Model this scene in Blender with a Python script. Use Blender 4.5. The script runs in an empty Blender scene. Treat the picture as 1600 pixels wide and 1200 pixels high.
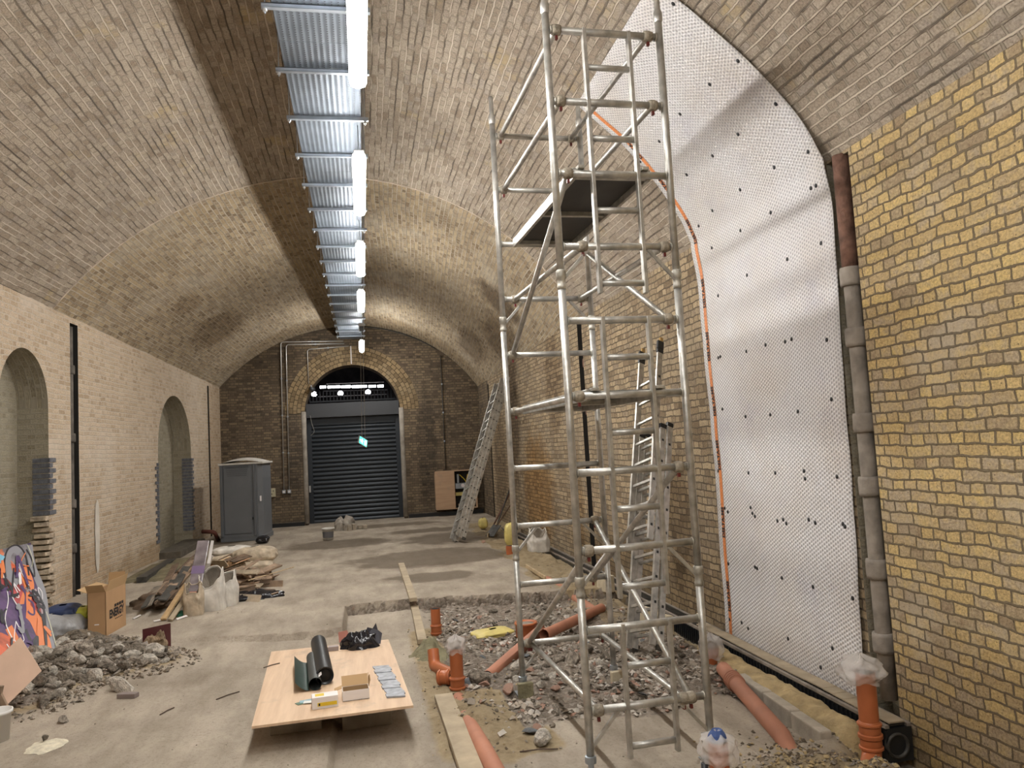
import bpy, math, random
from mathutils import Vector, Matrix, noise
random.seed(7)
C = bpy.context.scene.collection
sc = bpy.context.scene
V = Vector
PI = math.pi

# ------------------------------------------------------------------ camera, world, exposure
F_PX, YAW, PITCH, ROLL, CAM_H = 1206.65, .1943, .0784, -.0556, 2.0
FW = V((math.sin(YAW)*math.cos(PITCH), math.cos(YAW)*math.cos(PITCH), math.sin(PITCH)))
_r0 = V((math.cos(YAW), -math.sin(YAW), 0)); _u0 = _r0.cross(FW)
RT = math.cos(ROLL)*_r0 + math.sin(ROLL)*_u0
UP = -math.sin(ROLL)*_r0 + math.cos(ROLL)*_u0
cd = bpy.data.cameras.new('camera'); cam = bpy.data.objects.new('camera', cd); C.objects.link(cam)
cd.sensor_width = 36; cd.lens = F_PX*36/1600; cd.clip_start = .05; cd.clip_end = 200
M = Matrix((RT, UP, -FW)).transposed().to_4x4(); M.translation = V((0, 0, CAM_H)); cam.matrix_world = M
sc.camera = cam
w = bpy.data.worlds.new('world'); sc.world = w; w.use_nodes = True
w.node_tree.nodes['Background'].inputs[0].default_value = (.75, .8, 1, 1)
w.node_tree.nodes['Background'].inputs[1].default_value = .05
sc.view_settings.view_transform = 'Standard'; sc.view_settings.look = 'None'; sc.view_settings.gamma = 1
sc.view_settings.use_curve_mapping = False
sc.view_settings.exposure = 1.72
LAMP = 40.0      # emission of the batten diffusers

def at(px, py, axis, val):
    """point on the sight line through a photo pixel where the world axis has the value"""
    d = FW + RT*((px-800)/F_PX) + UP*((600-py)/F_PX)
    o = V((0, 0, CAM_H)); return o + d*((val-o[axis])/d[axis])

# ------------------------------------------------------------------ mesh helpers
class MB:
    def __init__(s): s.v = []; s.f = []; s.m = []; s.uv = None
    def add(s, vs, fs, mi=0):
        b = len(s.v); s.v += [V(p) for p in vs]; s.f += [[i+b for i in f] for f in fs]; s.m += [mi]*len(fs); return s
    def box(s, c, size, ax=None, mi=0):
        c = V(c); h = V(size)/2
        X, Y, Z = ax if ax else (V((1,0,0)), V((0,1,0)), V((0,0,1)))
        vs = [c+X*(h.x*i)+Y*(h.y*j)+Z*(h.z*k) for k in (-1,1) for j in (-1,1) for i in (-1,1)]
        return s.add(vs, [(0,2,3,1),(4,5,7,6),(0,1,5,4),(1,3,7,5),(3,2,6,7),(2,0,4,6)], mi)
    def bar(s, a, b, w_, t, side=None, mi=0):
        """box from a to b, w_ wide along side, t thick"""
        a = V(a); b = V(b); Y = (b-a); L = Y.length; Y.normalize()
        sd = V(side) if side is not None else (V((0,0,1)) if abs(Y.z) < .9 else V((1,0,0)))
        Z = Y.cross(sd).normalized(); X = Z.cross(Y).normalized()
        X2 = sd-Y*sd.dot(Y); X2.normalize()
        return s.box((a+b)/2, (w_, L, t), (X2, Y, X2.cross(Y)), mi)
    def tube(s, pts, r, n=10, mi=0, caps=True):
        pts = [V(p) for p in pts]; rr = r if isinstance(r, (list, tuple)) else [r]*len(pts)
        vs = []; fs = []; prev = None
        for i, p in enumerate(pts):
            t = (pts[min(i+1, len(pts)-1)]-pts[max(i-1, 0)]).normalized()
            if prev is None: prev = t.orthogonal().normalized()
            x = (prev-t*prev.dot(t)); x = x.normalized() if x.length > 1e-6 else t.orthogonal().normalized()
            prev = x; y = t.cross(x)
            vs += [p+(x*math.cos(2*PI*k/n)+y*math.sin(2*PI*k/n))*rr[i] for k in range(n)]
        for i in range(len(pts)-1):
            for k in range(n):
                fs.append((i*n+k, i*n+(k+1) % n, (i+1)*n+(k+1) % n, (i+1)*n+k))
        if caps: fs += [tuple(range(n))[::-1], tuple(range((len(pts)-1)*n, len(pts)*n))]
        return s.add(vs, fs, mi)
    def prism(s, poly, d, mi=0):
        n = len(poly); d = V(d); vs = [V(p) for p in poly]+[V(p)+d for p in poly]
        return s.add(vs, [tuple(range(n))[::-1], tuple(range(n, 2*n))]+[(i, (i+1) % n, (i+1) % n+n, i+n) for i in range(n)], mi)
    def grid(s, fn, nu, nv, mi=0):
        vs = [fn(i/nu, j/nv) for j in range(nv+1) for i in range(nu+1)]
        return s.add(vs, [(j*(nu+1)+i, j*(nu+1)+i+1, (j+1)*(nu+1)+i+1, (j+1)*(nu+1)+i) for j in range(nv) for i in range(nu)], mi)
    def lathe(s, c, prof, n=20, mi=0, ax=None):
        X, Y, Z = ax if ax else (V((1,0,0)), V((0,1,0)), V((0,0,1)))
        c = V(c); vs = [c+(X*math.cos(2*PI*k/n)+Y*math.sin(2*PI*k/n))*r+Z*z for r, z in prof for k in range(n)]
        fs = [(i*n+k, i*n+(k+1) % n, (i+1)*n+(k+1) % n, (i+1)*n+k) for i in range(len(prof)-1) for k in range(n)]
        return s.add(vs, fs, mi)
    def build(s, name, mats, parent=None, smooth=False, bevel=0, uvf=None, origin=None):
        if not isinstance(mats, (list, tuple)): mats = [mats]
        if parent is not None: o0 = V(parent.get('_o', (0,0,0))) if '_o' in parent else parent.location.copy()
        elif origin is not None: o0 = V(origin)
        else:
            n = len(s.v); o0 = V((sum(p.x for p in s.v)/n, sum(p.y for p in s.v)/n, min(p.z for p in s.v)))
        me = bpy.data.meshes.new(name); me.from_pydata([p-o0 for p in s.v], [], s.f)
        for m in mats: me.materials.append(m)
        for p, mi in zip(me.polygons, s.m): p.material_index = mi; p.use_smooth = smooth
        if uvf:
            uv = me.uv_layers.new(name='UVMap')
            for lp in me.loops: uv.data[lp.index].uv = uvf[lp.vertex_index] if isinstance(uvf, list) else uvf(s.v[lp.vertex_index])
        me.validate(); me.update()
        o = bpy.data.objects.new(name, me); C.objects.link(o)
        if parent is not None: o.parent = parent; ORG[o.name] = o0
        else: o.location = o0
        if parent is not None:
            o['_o'] = tuple(o0)
        if bevel:
            b = o.modifiers.new('bevel', 'BEVEL'); b.width = bevel; b.segments = 2; b.limit_method = 'ANGLE'
        return o
ORG = {}
def tag(o, label, cat, group=None, kind=None):
    o['label'] = label; o['category'] = cat
    if group: o['group'] = group
    if kind: o['kind'] = kind
    return o
def thing(name, loc, label, cat, group=None):
    o = bpy.data.objects.new(name, None); C.objects.link(o); o.location = loc; o.empty_display_size = .1
    return tag(o, label, cat, group)
def struct(o): o['kind'] = 'structure'; return o
def fillet(pts, r=.06, n=5):
    pts = [V(p) for p in pts]; out = [pts[0]]
    for i in range(1, len(pts)-1):
        a = (pts[i-1]-pts[i]); b = (pts[i+1]-pts[i]); q = min(r, a.length*.45, b.length*.45)
        A = pts[i]+a.normalized()*q; B = pts[i]+b.normalized()*q
        for k in range(n+1):
            t = k/n; out.append(A*(1-t)**2+pts[i]*2*t*(1-t)+B*t*t)
    out.append(pts[-1]); return out
def nz(x, y, z=0, s=1): return noise.noise(V((x*s, y*s, z*s)))

# ------------------------------------------------------------------ materials
def mat(name, col, rough=.8, metal=0, var=.0, vs=8, bump=0, bs=60, emit=None, es=0, alpha=1, trans=0, spec=.5):
    m = bpy.data.materials.new(name); m.use_nodes = True; nt = m.node_tree; b = nt.nodes['Principled BSDF']
    b.inputs['Base Color'].default_value = (*col, 1); b.inputs['Roughness'].default_value = rough
    b.inputs['Metallic'].default_value = metal; b.inputs['Alpha'].default_value = alpha
    b.inputs['Transmission Weight'].default_value = trans; b.inputs['Specular IOR Level'].default_value = spec
    if emit: b.inputs['Emission Color'].default_value = (*emit, 1); b.inputs['Emission Strength'].default_value = es
    tc = nt.nodes.new('ShaderNodeTexCoord')
    if var:
        n = nt.nodes.new('ShaderNodeTexNoise'); n.inputs['Scale'].default_value = vs; n.inputs['Detail'].default_value = 6
        nt.links.new(tc.outputs['Object'], n.inputs['Vector'])
        r = nt.nodes.new('ShaderNodeValToRGB'); r.color_ramp.elements[0].position = .3; r.color_ramp.elements[1].position = .7
        r.color_ramp.elements[0].color = (*[c*(1-var) for c in col], 1); r.color_ramp.elements[1].color = (*[min(1, c*(1+var)) for c in col], 1)
        nt.links.new(n.outputs['Fac'], r.inputs['Fac']); nt.links.new(r.outputs['Color'], b.inputs['Base Color'])
    if bump:
        n2 = nt.nodes.new('ShaderNodeTexNoise'); n2.inputs['Scale'].default_value = bs; n2.inputs['Detail'].default_value = 5
        nt.links.new(tc.outputs['Object'], n2.inputs['Vector'])
        bp = nt.nodes.new('ShaderNodeBump'); bp.inputs['Strength'].default_value = bump; bp.inputs['Distance'].default_value = .02
        nt.links.new(n2.outputs['Fac'], bp.inputs['Height']); nt.links.new(bp.outputs['Normal'], b.inputs['Normal'])
    return m

def ramp(nt, stops, fac):
    r = nt.nodes.new('ShaderNodeValToRGB'); e = r.color_ramp.elements
    while len(e) < len(stops): e.new(.5)
    for x, (p, c) in zip(e, stops): x.position = p; x.color = (*c, 1)
    nt.links.new(fac, r.inputs['Fac']); return r.outputs['Color']
def mixc(nt, a, b, fac, typ='MIX'):
    m = nt.nodes.new('ShaderNodeMix'); m.data_type = 'RGBA'; m.blend_type = typ
    for s_, v in ((m.inputs[0], fac), (m.inputs[6], a), (m.inputs[7], b)):
        if isinstance(v, (int, float)): s_.default_value = v
        elif isinstance(v, tuple): s_.default_value = (*v, 1)
        else: nt.links.new(v, s_)
    return m.outputs[2]
def texn(nt, vec, sc_, det=5, rough=.6):
    n = nt.nodes.new('ShaderNodeTexNoise'); n.inputs['Scale'].default_value = sc_; n.inputs['Detail'].default_value = det
    n.inputs['Roughness'].default_value = rough; nt.links.new(vec, n.inputs['Vector']); return n.outputs['Fac']
def mth(nt, op, a, b=0, clamp=False):
    m = nt.nodes.new('ShaderNodeMath'); m.operation = op; m.use_clamp = clamp
    for s_, v in ((m.inputs[0], a), (m.inputs[1], b)):
        if isinstance(v, (int, float)): s_.default_value = v
        else: nt.links.new(v, s_)
    return m.outputs[0]

def brick(name, stops, mortar, wob=.012, bump=.8, patch=None, patch_s=.5, patch_amt=.6, stain=(.25,.2,.14), stain_amt=.35, rowh=.077, bw=.235, msize=.011, patch_r=(.52,.64), rows=0, facw=.85, varw=.72, spots=(), nsc=1.7, pocks=0):
    """stock brickwork, English bond; the UV map is in metres; stops colour the single bricks"""
    m = bpy.data.materials.new(name); m.use_nodes = True; nt = m.node_tree; b = nt.nodes['Principled BSDF']
    uv = nt.nodes.new('ShaderNodeUVMap'); uv.uv_map = 'UVMap'
    nn = nt.nodes.new('ShaderNodeTexNoise'); nn.inputs['Scale'].default_value = 4.5; nn.inputs['Detail'].default_value = 6; nn.inputs['Roughness'].default_value = .62
    nt.links.new(uv.outputs[0], nn.inputs['Vector'])
    sub = nt.nodes.new('ShaderNodeVectorMath'); sub.operation = 'SUBTRACT'; sub.inputs[1].default_value = (.5, .5, .5)
    nt.links.new(nn.outputs['Color'], sub.inputs[0])
    scl = nt.nodes.new('ShaderNodeVectorMath'); scl.operation = 'SCALE'; scl.inputs['Scale'].default_value = wob*5
    nt.links.new(sub.outputs[0], scl.inputs[0])
    add = nt.nodes.new('ShaderNodeVectorMath'); nt.links.new(uv.outputs[0], add.inputs[0]); nt.links.new(scl.outputs[0], add.inputs[1])
    br = nt.nodes.new('ShaderNodeTexBrick'); nt.links.new(add.outputs[0], br.inputs['Vector'])
    br.offset = .5; br.squash = .5; br.squash_frequency = 2
    br.inputs['Scale'].default_value = 1; br.inputs['Brick Width'].default_value = bw; br.inputs['Row Height'].default_value = rowh
    br.inputs['Mortar Size'].default_value = msize; br.inputs['Mortar Smooth'].default_value = .35
    br.inputs['Color1'].default_value = (0, 0, 0, 1); br.inputs['Color2'].default_value = (1, 1, 1, 1); br.inputs['Mortar'].default_value = (.5, .5, .5, 1)
    v1 = uv.outputs[0]
    mott = texn(nt, v1, 16, 6)
    f = mth(nt, 'ADD', mth(nt, 'ADD', mth(nt, 'MULTIPLY', br.outputs['Color'], varw), (.72-varw)*.5), mth(nt, 'MULTIPLY', mott, .34), True)
    col = ramp(nt, stops, f)
    fine = texn(nt, v1, 55, 5, .7)
    col = mixc(nt, col, ramp(nt, [(.32, (.45,.42,.4)), (.62, (1.15,1.12,1.1))], fine), .8, 'MULTIPLY')
    if patch:
        pn = texn(nt, v1, patch_s, 7, .65)
        col = mixc(nt, col, patch, mth(nt, 'MULTIPLY', ramp(nt, [(patch_r[0], (0,0,0)), (patch_r[1], (1,1,1))], pn), patch_amt))
    morc = mixc(nt, mortar, tuple(c*.45 for c in mortar), texn(nt, v1, 7, 4))
    col = mixc(nt, col, morc, mth(nt, 'MULTIPLY', br.outputs['Fac'], facw))
    if rows:
        sy_ = nt.nodes.new('ShaderNodeSeparateXYZ'); nt.links.new(add.outputs[0], sy_.inputs[0])
        pd = mth(nt, 'PINGPONG', sy_.outputs[1], rowh/2)
        ln = mth(nt, 'MULTIPLY', mth(nt, 'SUBTRACT', 1, mth(nt, 'DIVIDE', pd, .012), True), rows)
        mpl = nt.nodes.new('ShaderNodeMapping'); mpl.inputs['Scale'].default_value = (.55, 7, 1); nt.links.new(v1, mpl.inputs[0])
        rc = ramp(nt, [(.40, (.05,.04,.033)), (.49, (.20,.16,.125)), (.53, (.62,.54,.44)), (.62, (.72,.64,.54))], texn(nt, mpl.outputs[0], nsc, 6, .65))
        col = mixc(nt, col, rc, ln)
    sn = texn(nt, v1, .9, 8, .7)
    col = mixc(nt, col, mixc(nt, col, stain, .75), mth(nt, 'MULTIPLY', ramp(nt, [(.5, (0,0,0)), (.72, (1,1,1))], sn), stain_amt))
    if pocks:
        pv = nt.nodes.new('ShaderNodeTexVoronoi'); pv.inputs['Scale'].default_value = 34; nt.links.new(v1, pv.inputs['Vector'])
        ps = nt.nodes.new('ShaderNodeSeparateColor'); nt.links.new(pv.outputs['Color'], ps.inputs[0])
        pk = mth(nt, 'MULTIPLY', mth(nt, 'LESS_THAN', pv.outputs['Distance'], mth(nt, 'MULTIPLY', ps.outputs[0], .17)), mth(nt, 'GREATER_THAN', ps.outputs[1], .45))
        col = mixc(nt, col, (.09, .065, .04), mth(nt, 'MULTIPLY', pk, .8))
    for (su, sv, ru, rv, sc_, am) in spots:     # soot, damp, repairs and other tinted patches, each with its own ragged outline
        so = nt.nodes.new('ShaderNodeVectorMath'); so.operation = 'SUBTRACT'; so.inputs[1].default_value = (su, sv, 0); nt.links.new(uv.outputs[0], so.inputs[0])
        sd = nt.nodes.new('ShaderNodeVectorMath'); sd.operation = 'DIVIDE'; sd.inputs[1].default_value = (ru, rv, 1); nt.links.new(so.outputs[0], sd.inputs[0])
        sl = nt.nodes.new('ShaderNodeVectorMath'); sl.operation = 'LENGTH'; nt.links.new(sd.outputs[0], sl.inputs[0])
        k_ = mth(nt, 'MULTIPLY', mth(nt, 'SUBTRACT', mth(nt, 'ADD', 1.5, mth(nt, 'MULTIPLY', texn(nt, v1, 2.2, 6, .7), -1)), sl.outputs['Value']), 2.6, True)
        col = mixc(nt, col, mixc(nt, col, sc_, 1.0, 'MULTIPLY'), mth(nt, 'MULTIPLY', k_, am))
    nt.links.new(col, b.inputs['Base Color']); b.inputs['Roughness'].default_value = .93; b.inputs['Specular IOR Level'].default_value = .2
    h = mth(nt, 'ADD', mth(nt, 'MULTIPLY', mth(nt, 'SUBTRACT', 1, br.outputs['Fac']), 1.0), mth(nt, 'ADD', mth(nt, 'MULTIPLY', mott, .8), mth(nt, 'MULTIPLY', fine, .45)))
    h = mth(nt, 'ADD', h, mth(nt, 'MULTIPLY', br.outputs['Color'], .25))
    bp = nt.nodes.new('ShaderNodeBump'); bp.inputs['Strength'].default_value = bump; bp.inputs['Distance'].default_value = .013
    nt.links.new(h, bp.inputs['Height']); nt.links.new(bp.outputs['Normal'], b.inputs['Normal'])
    return m

YEL = [(.08, (.27,.19,.12)), (.25, (.46,.37,.24)), (.42, (.57,.43,.21)), (.58, (.64,.49,.24)), (.72, (.46,.38,.27)), (.86, (.68,.52,.23)), (1, (.38,.31,.24))]
GRY = [(.1, (.24,.195,.15)), (.3, (.36,.305,.24)), (.5, (.43,.37,.30)), (.7, (.48,.42,.34)), (.88, (.34,.30,.26)), (1, (.54,.46,.34))]
PAL = [(.1, (.34,.25,.17)), (.3, (.52,.41,.29)), (.5, (.61,.50,.37)), (.7, (.66,.55,.42)), (.85, (.50,.39,.28)), (1, (.70,.60,.46))]
BRN = [(.1, (.075,.06,.045)), (.35, (.14,.11,.08)), (.6, (.20,.155,.105)), (.8, (.255,.195,.125)), (1, (.13,.11,.09))]
MID = [(.08, (.17,.125,.08)), (.3, (.32,.25,.165)), (.5, (.43,.34,.22)), (.7, (.51,.41,.27)), (.85, (.30,.245,.18)), (1, (.56,.46,.30))]
m_by = brick('brick_yellow_stock', YEL, (.16,.13,.10), wob=.013, bump=1.0, patch=(.50,.43,.33), patch_s=1.1, patch_amt=.6, facw=.85, msize=.0085, pocks=1,
    spots=((4.3, .0, 1.6, .75, (.66,.62,.60), .8), (4.9, 2.6, .5, 1.0, (.85,.82,.8), .6)))
m_bm = brick('brick_mid_stock', MID, (.17,.135,.10), wob=.013, msize=.009, patch=(.30,.25,.18), patch_amt=.55, patch_s=.8, facw=.9, bump=1.0, stain_amt=.6,
    spots=((18.3, 2.9, .8, 2.2, (.35,.30,.26), .8), (16.2, 1.0, 1.6, 1.4, (.85,.62,.34), .8), (14.4, 3.3, .7, 1.6, (.5,.44,.38), .7), (8.75, 1.1, .45, 1.0, (.42,.38,.32), .8), (10.5, .2, 4, .5, (.5,.45,.36), .7), (13.2, .9, .5, 1.2, (.62,.5,.34), .7), (20.3, 1.5, 1, 2, (.45,.4,.35), .7)))
m_bv = brick('brick_vault', GRY, (.40,.35,.28), wob=.008, patch=(.52,.40,.20), patch_s=1.5, patch_amt=.55, bump=1.0, patch_r=(.58,.7), rows=1.0, facw=.62, varw=.62, stain_amt=.45, stain=(.3,.26,.22))
m_bv2 = brick('brick_vault_beyond_seam', MID, (.56,.50,.40), wob=.010, patch=(.50,.44,.35), patch_s=.8, patch_amt=.45, stain_amt=.45, rows=.5, facw=.85, varw=.72, nsc=2.4,
    spots=((15.6, 8.3, .75, .75, (.34,.31,.29), .9), (17.6, 8.7, 1.6, .8, (.45,.41,.37), .8), (19.2, 1.3, 1.3, .75, (.55,.50,.44), .8), (20.2, 8.0, 1.5, .6, (.42,.38,.34), .8), (16.6, 1.3, .6, .4, (.6,.55,.5), .6), (22.6, 5.2, .8, 5, (.7,.64,.55), .6)))
m_bl = brick('brick_pale_wall', PAL, (.76,.68,.57), wob=.011, patch=(.64,.55,.45), patch_s=.7, patch_amt=.65, stain_amt=.25, bump=.7, facw=.7, varw=.6,
    spots=((13.9, .3, 1.2, .5, (.75,.66,.55), .6), (18, .0, 4, .55, (.6,.52,.4), .7), (22.9, 2, 1.2, 3, (.75,.68,.6), .6)))
m_bb = brick('brick_brown_wall', BRN, (.12,.10,.075), wob=.008, patch=(.24,.185,.12), patch_s=.8, patch_amt=.4, bump=.7,
    spots=((-2.5, 4.9, 1.0, 1.0, (.6,.58,.55), .7), (1.9, 2.0, .35, 2.2, (.6,.62,.66), .8), (-1.95, 2.0, .25, 2.2, (.7,.72,.78), .7), (0, 5.5, 2.4, .5, (.5,.5,.5), .5)))
m_bg = brick('brick_recess', [(.1,(.25,.225,.165)),(.4,(.33,.30,.22)),(.7,(.37,.34,.26)),(1,(.28,.26,.2))], (.42,.38,.30), wob=.009, bump=.5, patch=(.38,.35,.27), patch_amt=.6)
m_bring = brick('brick_arch_ring', [(.1,(.16,.12,.07)),(.4,(.27,.20,.115)),(.7,(.35,.265,.15)),(1,(.22,.18,.12))], (.06,.045,.03), wob=.004, rowh=.115, bw=.155, msize=.010)
m_bring.node_tree.nodes['Brick Texture'].squash = 1

# floor: zone attribute tells bare concrete (0) from earth/sand (r), damp (g), rubble dust and dark step line (b)
m_floor = bpy.data.materials.new('dusty_concrete'); m_floor.use_nodes = True
nt = m_floor.node_tree; b = nt.nodes['Principled BSDF']
tc = nt.nodes.new('ShaderNodeTexCoord').outputs['Object']
za = nt.nodes.new('ShaderNodeAttribute'); za.attribute_name = 'zone'
sp = nt.nodes.new('ShaderNodeSeparateColor'); nt.links.new(za.outputs['Color'], sp.inputs[0])
st = nt.nodes.new('ShaderNodeMapping'); st.inputs['Scale'].default_value = (1, .35, 1); st.inputs['Rotation'].default_value = (0, 0, 1.2); nt.links.new(tc, st.inputs[0])
base = ramp(nt, [(.3, (.31,.262,.21)), (.48, (.40,.345,.28)), (.62, (.46,.40,.325)), (.8, (.56,.50,.42))], texn(nt, tc, .9, 8, .62))
base = mixc(nt, base, ramp(nt, [(.35, (.6,.58,.55)), (.6, (1.05,1.05,1.05))], texn(nt, st.outputs[0], 3.2, 8, .72)), .65, 'MULTIPLY')
base = mixc(nt, base, ramp(nt, [(.33, (.5,.47,.43)), (.47, (1,1,1))], texn(nt, tc, 38, 4, .7)), .45, 'MULTIPLY')
sand = ramp(nt, [(.3, (.22,.165,.095)), (.5, (.37,.29,.18)), (.7, (.47,.38,.25))], texn(nt, tc, 7, 8, .75))
rub = ramp(nt, [(.3, (.10,.08,.06)), (.5, (.22,.18,.14)), (.7, (.36,.31,.26))], texn(nt, tc, 22, 6, .8))
vo = nt.nodes.new('ShaderNodeTexVoronoi'); vo.inputs['Scale'].default_value = 28; nt.links.new(tc, vo.inputs['Vector'])
vsep = nt.nodes.new('ShaderNodeSeparateColor'); nt.links.new(vo.outputs['Color'], vsep.inputs[0])
rub = mixc(nt, rub, ramp(nt, [(0, (.12,.10,.08)), (.6, (.24,.20,.165)), (.9, (.42,.38,.33)), (1, (.3,.2,.15))], vsep.outputs[0]), .5)
edge = texn(nt, tc, 5, 6, .7)
def zmask(o_): return ramp(nt, [(.38, (0,0,0)), (.55, (1,1,1))], mth(nt, 'ADD', mth(nt, 'MULTIPLY', o_, .75), mth(nt, 'MULTIPLY', edge, .3)))
col = mixc(nt, base, sand, zmask(sp.outputs[0])); col = mixc(nt, col, rub, zmask(sp.outputs[2]))
col = mixc(nt, col, mixc(nt, col, (.10,.075,.05), .72), zmask(sp.outputs[1]))
nt.links.new(col, b.inputs['Base Color']); b.inputs['Roughness'].default_value = .85; b.inputs['Specular IOR Level'].default_value = .3
hh = mth(nt, 'ADD', mth(nt, 'MULTIPLY', vo.outputs['Distance'], mth(nt, 'MULTIPLY', sp.outputs[2], -1.2)), mth(nt, 'ADD', mth(nt, 'MULTIPLY', texn(nt, tc, 20, 8, .75), mth(nt, 'ADD', mth(nt, 'MULTIPLY', sp.outputs[0], 1.6), .45)), mth(nt, 'MULTIPLY', texn(nt, tc, 90, 3), .3)))
bp = nt.nodes.new('ShaderNodeBump'); bp.inputs['Strength'].default_value = .75; bp.inputs['Distance'].default_value = .025
nt.links.new(hh, bp.inputs['Height']); nt.links.new(bp.outputs['Normal'], b.inputs['Normal'])

m_alu = mat('aluminium_tube', (.50,.49,.46), .42, .75, var=.28, vs=14, bump=.15, bs=70)
m_alud = mat('aluminium_worn', (.44,.42,.37), .55, .55, var=.35, vs=20, bump=.2)
m_galv = mat('galvanised_steel', (.42,.47,.53), .38, .8, var=.2, vs=5)
m_rust = mat('rusty_iron', (.16,.085,.06), .85, .1, var=.5, vs=12, bump=.5, bs=40)
m_gpipe = mat('dirty_grey_iron', (.27,.235,.2), .8, .1, var=.35, vs=7, bump=.3, bs=30)
m_terra = mat('terracotta_plastic', (.45,.135,.05), .38, 0, var=.12, vs=6)
m_terrad = mat('dusty_terracotta_plastic', (.42,.185,.115), .7, 0, var=.16, vs=4)
m_black = mat('black_plastic', (.015,.017,.02), .4)
m_blackd = mat('dusty_black_plastic', (.05,.047,.042), .55, var=.5, vs=12)
m_dark = mat('hollow_shade', (.018,.016,.014), .9)  # near-black puts the shade into slots, pipe ends and other hollows
m_wood = mat('sawn_timber', (.50,.38,.235), .8, var=.2, vs=10, bump=.2, bs=40)
m_woodd = mat('old_dark_timber', (.13,.085,.055), .85, var=.5, vs=9, bump=.4, bs=30)
m_woodm = mat('weathered_timber', (.29,.205,.14), .85, var=.4, vs=9, bump=.3, bs=30)
m_dwood = mat('dusty_timber', (.40,.33,.235), .9, var=.2, vs=6, bump=.2)
m_card = mat('brown_cardboard', (.44,.27,.14), .85, var=.06, vs=4)
m_cardi = mat('cardboard_inside', (.50,.33,.17), .9)
m_white = mat('white_card', (.78,.74,.73), .6)
m_ink = mat('black_ink', (.02,.018,.02), .7)
m_yelp = mat('yellow_print', (.72,.52,.03), .6)
m_navy = mat('navy_print', (.03,.05,.13), .5)
m_bagc = mat('beige_sack', (.46,.38,.28), .6, var=.3, vs=9, bump=.5, bs=18)
m_bagw = mat('white_woven_sack', (.62,.59,.54), .55, var=.2, vs=8, bump=.4, bs=16)
m_bagk = mat('black_polythene', (.012,.012,.016), .18, var=.2, bump=.6, bs=9)
m_bagy = mat('yellow_sack', (.62,.52,.18), .5, var=.15, bump=.4, bs=14)
m_loo = mat('grey_polythene_panel', (.155,.165,.18), .45, var=.06, vs=3)
m_loor = mat('white_roof_plastic', (.62,.6,.56), .5, var=.1)
m_shut = mat('anthracite_shutter', (.030,.036,.044), .42, .4)
m_shutb = mat('anthracite_box', (.055,.058,.064), .5, .3)
m_batten = mat('grey_lamp_housing', (.5,.5,.5), .5)
m_stone = mat('concrete_lump', (.33,.285,.235), .95, var=.6, vs=2.5, bump=1, bs=9)
m_stone3 = mat('pale_concrete_lump', (.50,.46,.40), .95, var=.45, vs=2.2, bump=1, bs=8)
m_stone2 = mat('dark_concrete_lump', (.19,.16,.125), .95, var=.6, vs=3, bump=1, bs=9)
m_stoner = mat('brick_fragment', (.36,.22,.165), .9, var=.3, vs=12, bump=.5)
m_stoneg = mat('slate_fragment', (.13,.14,.15), .8, var=.3, vs=9, bump=.4)
m_soil = mat('brown_soil', (.15,.115,.08), .95, var=.5, vs=14, bump=1, bs=30)
m_sand = mat('yellow_sand', (.42,.32,.17), .95, var=.25, vs=10, bump=.7, bs=50)
m_mort = mat('green_grey_mortar', (.22,.20,.12), .9, var=.3, vs=9, bump=.8, bs=30)
m_block = mat('cream_concrete_block', (.55,.48,.35), .9, var=.15, vs=12, bump=.3)
m_kerb = mat('pale_concrete_kerb', (.42,.37,.30), .9, var=.2, vs=9, bump=.3)
m_rope = mat('grey_brown_clamp', (.33,.29,.23), .7, .2, var=.3, vs=30, bump=.5)
m_red = mat('red_clip', (.13,.018,.014), .5)
m_blueq = mat('blue_painted_brick', (.12,.125,.145), .55, var=.4, vs=14, bump=.4)
m_plaster = mat('pale_plaster', (.62,.57,.5), .9, var=.12, vs=5)
m_wboard = mat('moisture_board_green', (.42,.53,.48), .85, var=.08)
m_conc = mat('grey_render', (.30,.27,.23), .85, var=.25, vs=6, bump=.3)
m_greenk = mat('dark_green_felt', (.03,.055,.045), .5, var=.2, vs=12)
m_cyan = mat('blue_rag', (.05,.09,.25), .8)
m_steelc = mat('steel_conduit', (.55,.54,.52), .4, .7)
m_clear = mat('clear_polythene', (.85,.82,.8), .2, 0, alpha=.40, bump=.9, bs=22)
m_lamp = mat('lit_diffuser', (.9,.9,.9), .5, emit=(1, .975, .93), es=LAMP)

def ply_mat(name, c0, c1, sc_=(9, .8, 1)):
    m = bpy.data.materials.new(name); m.use_nodes = True; nt = m.node_tree; b = nt.nodes['Principled BSDF']
    tc = nt.nodes.new('ShaderNodeTexCoord').outputs['Object']; mp = nt.nodes.new('ShaderNodeMapping'); mp.inputs['Scale'].default_value = sc_
    nt.links.new(tc, mp.inputs[0])
    c = ramp(nt, [(.3, c0), (.7, c1)], texn(nt, mp.outputs[0], 1.6, 7, .6))
    c = mixc(nt, c, (.3,.24,.19), mth(nt, 'MULTIPLY', ramp(nt, [(.56, (0,0,0)), (.7, (1,1,1))], texn(nt, tc, 3.1, 8, .75)), .45))
    nt.links.new(c, b.inputs['Base Color']); b.inputs['Roughness'].default_value = .6; return m
m_ply = ply_mat('plywood_face', (.58,.40,.26), (.74,.55,.38))
m_ply2 = ply_mat('plywood_veneer', (.42,.27,.17), (.52,.35,.22), (1, 1, 7))

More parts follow.
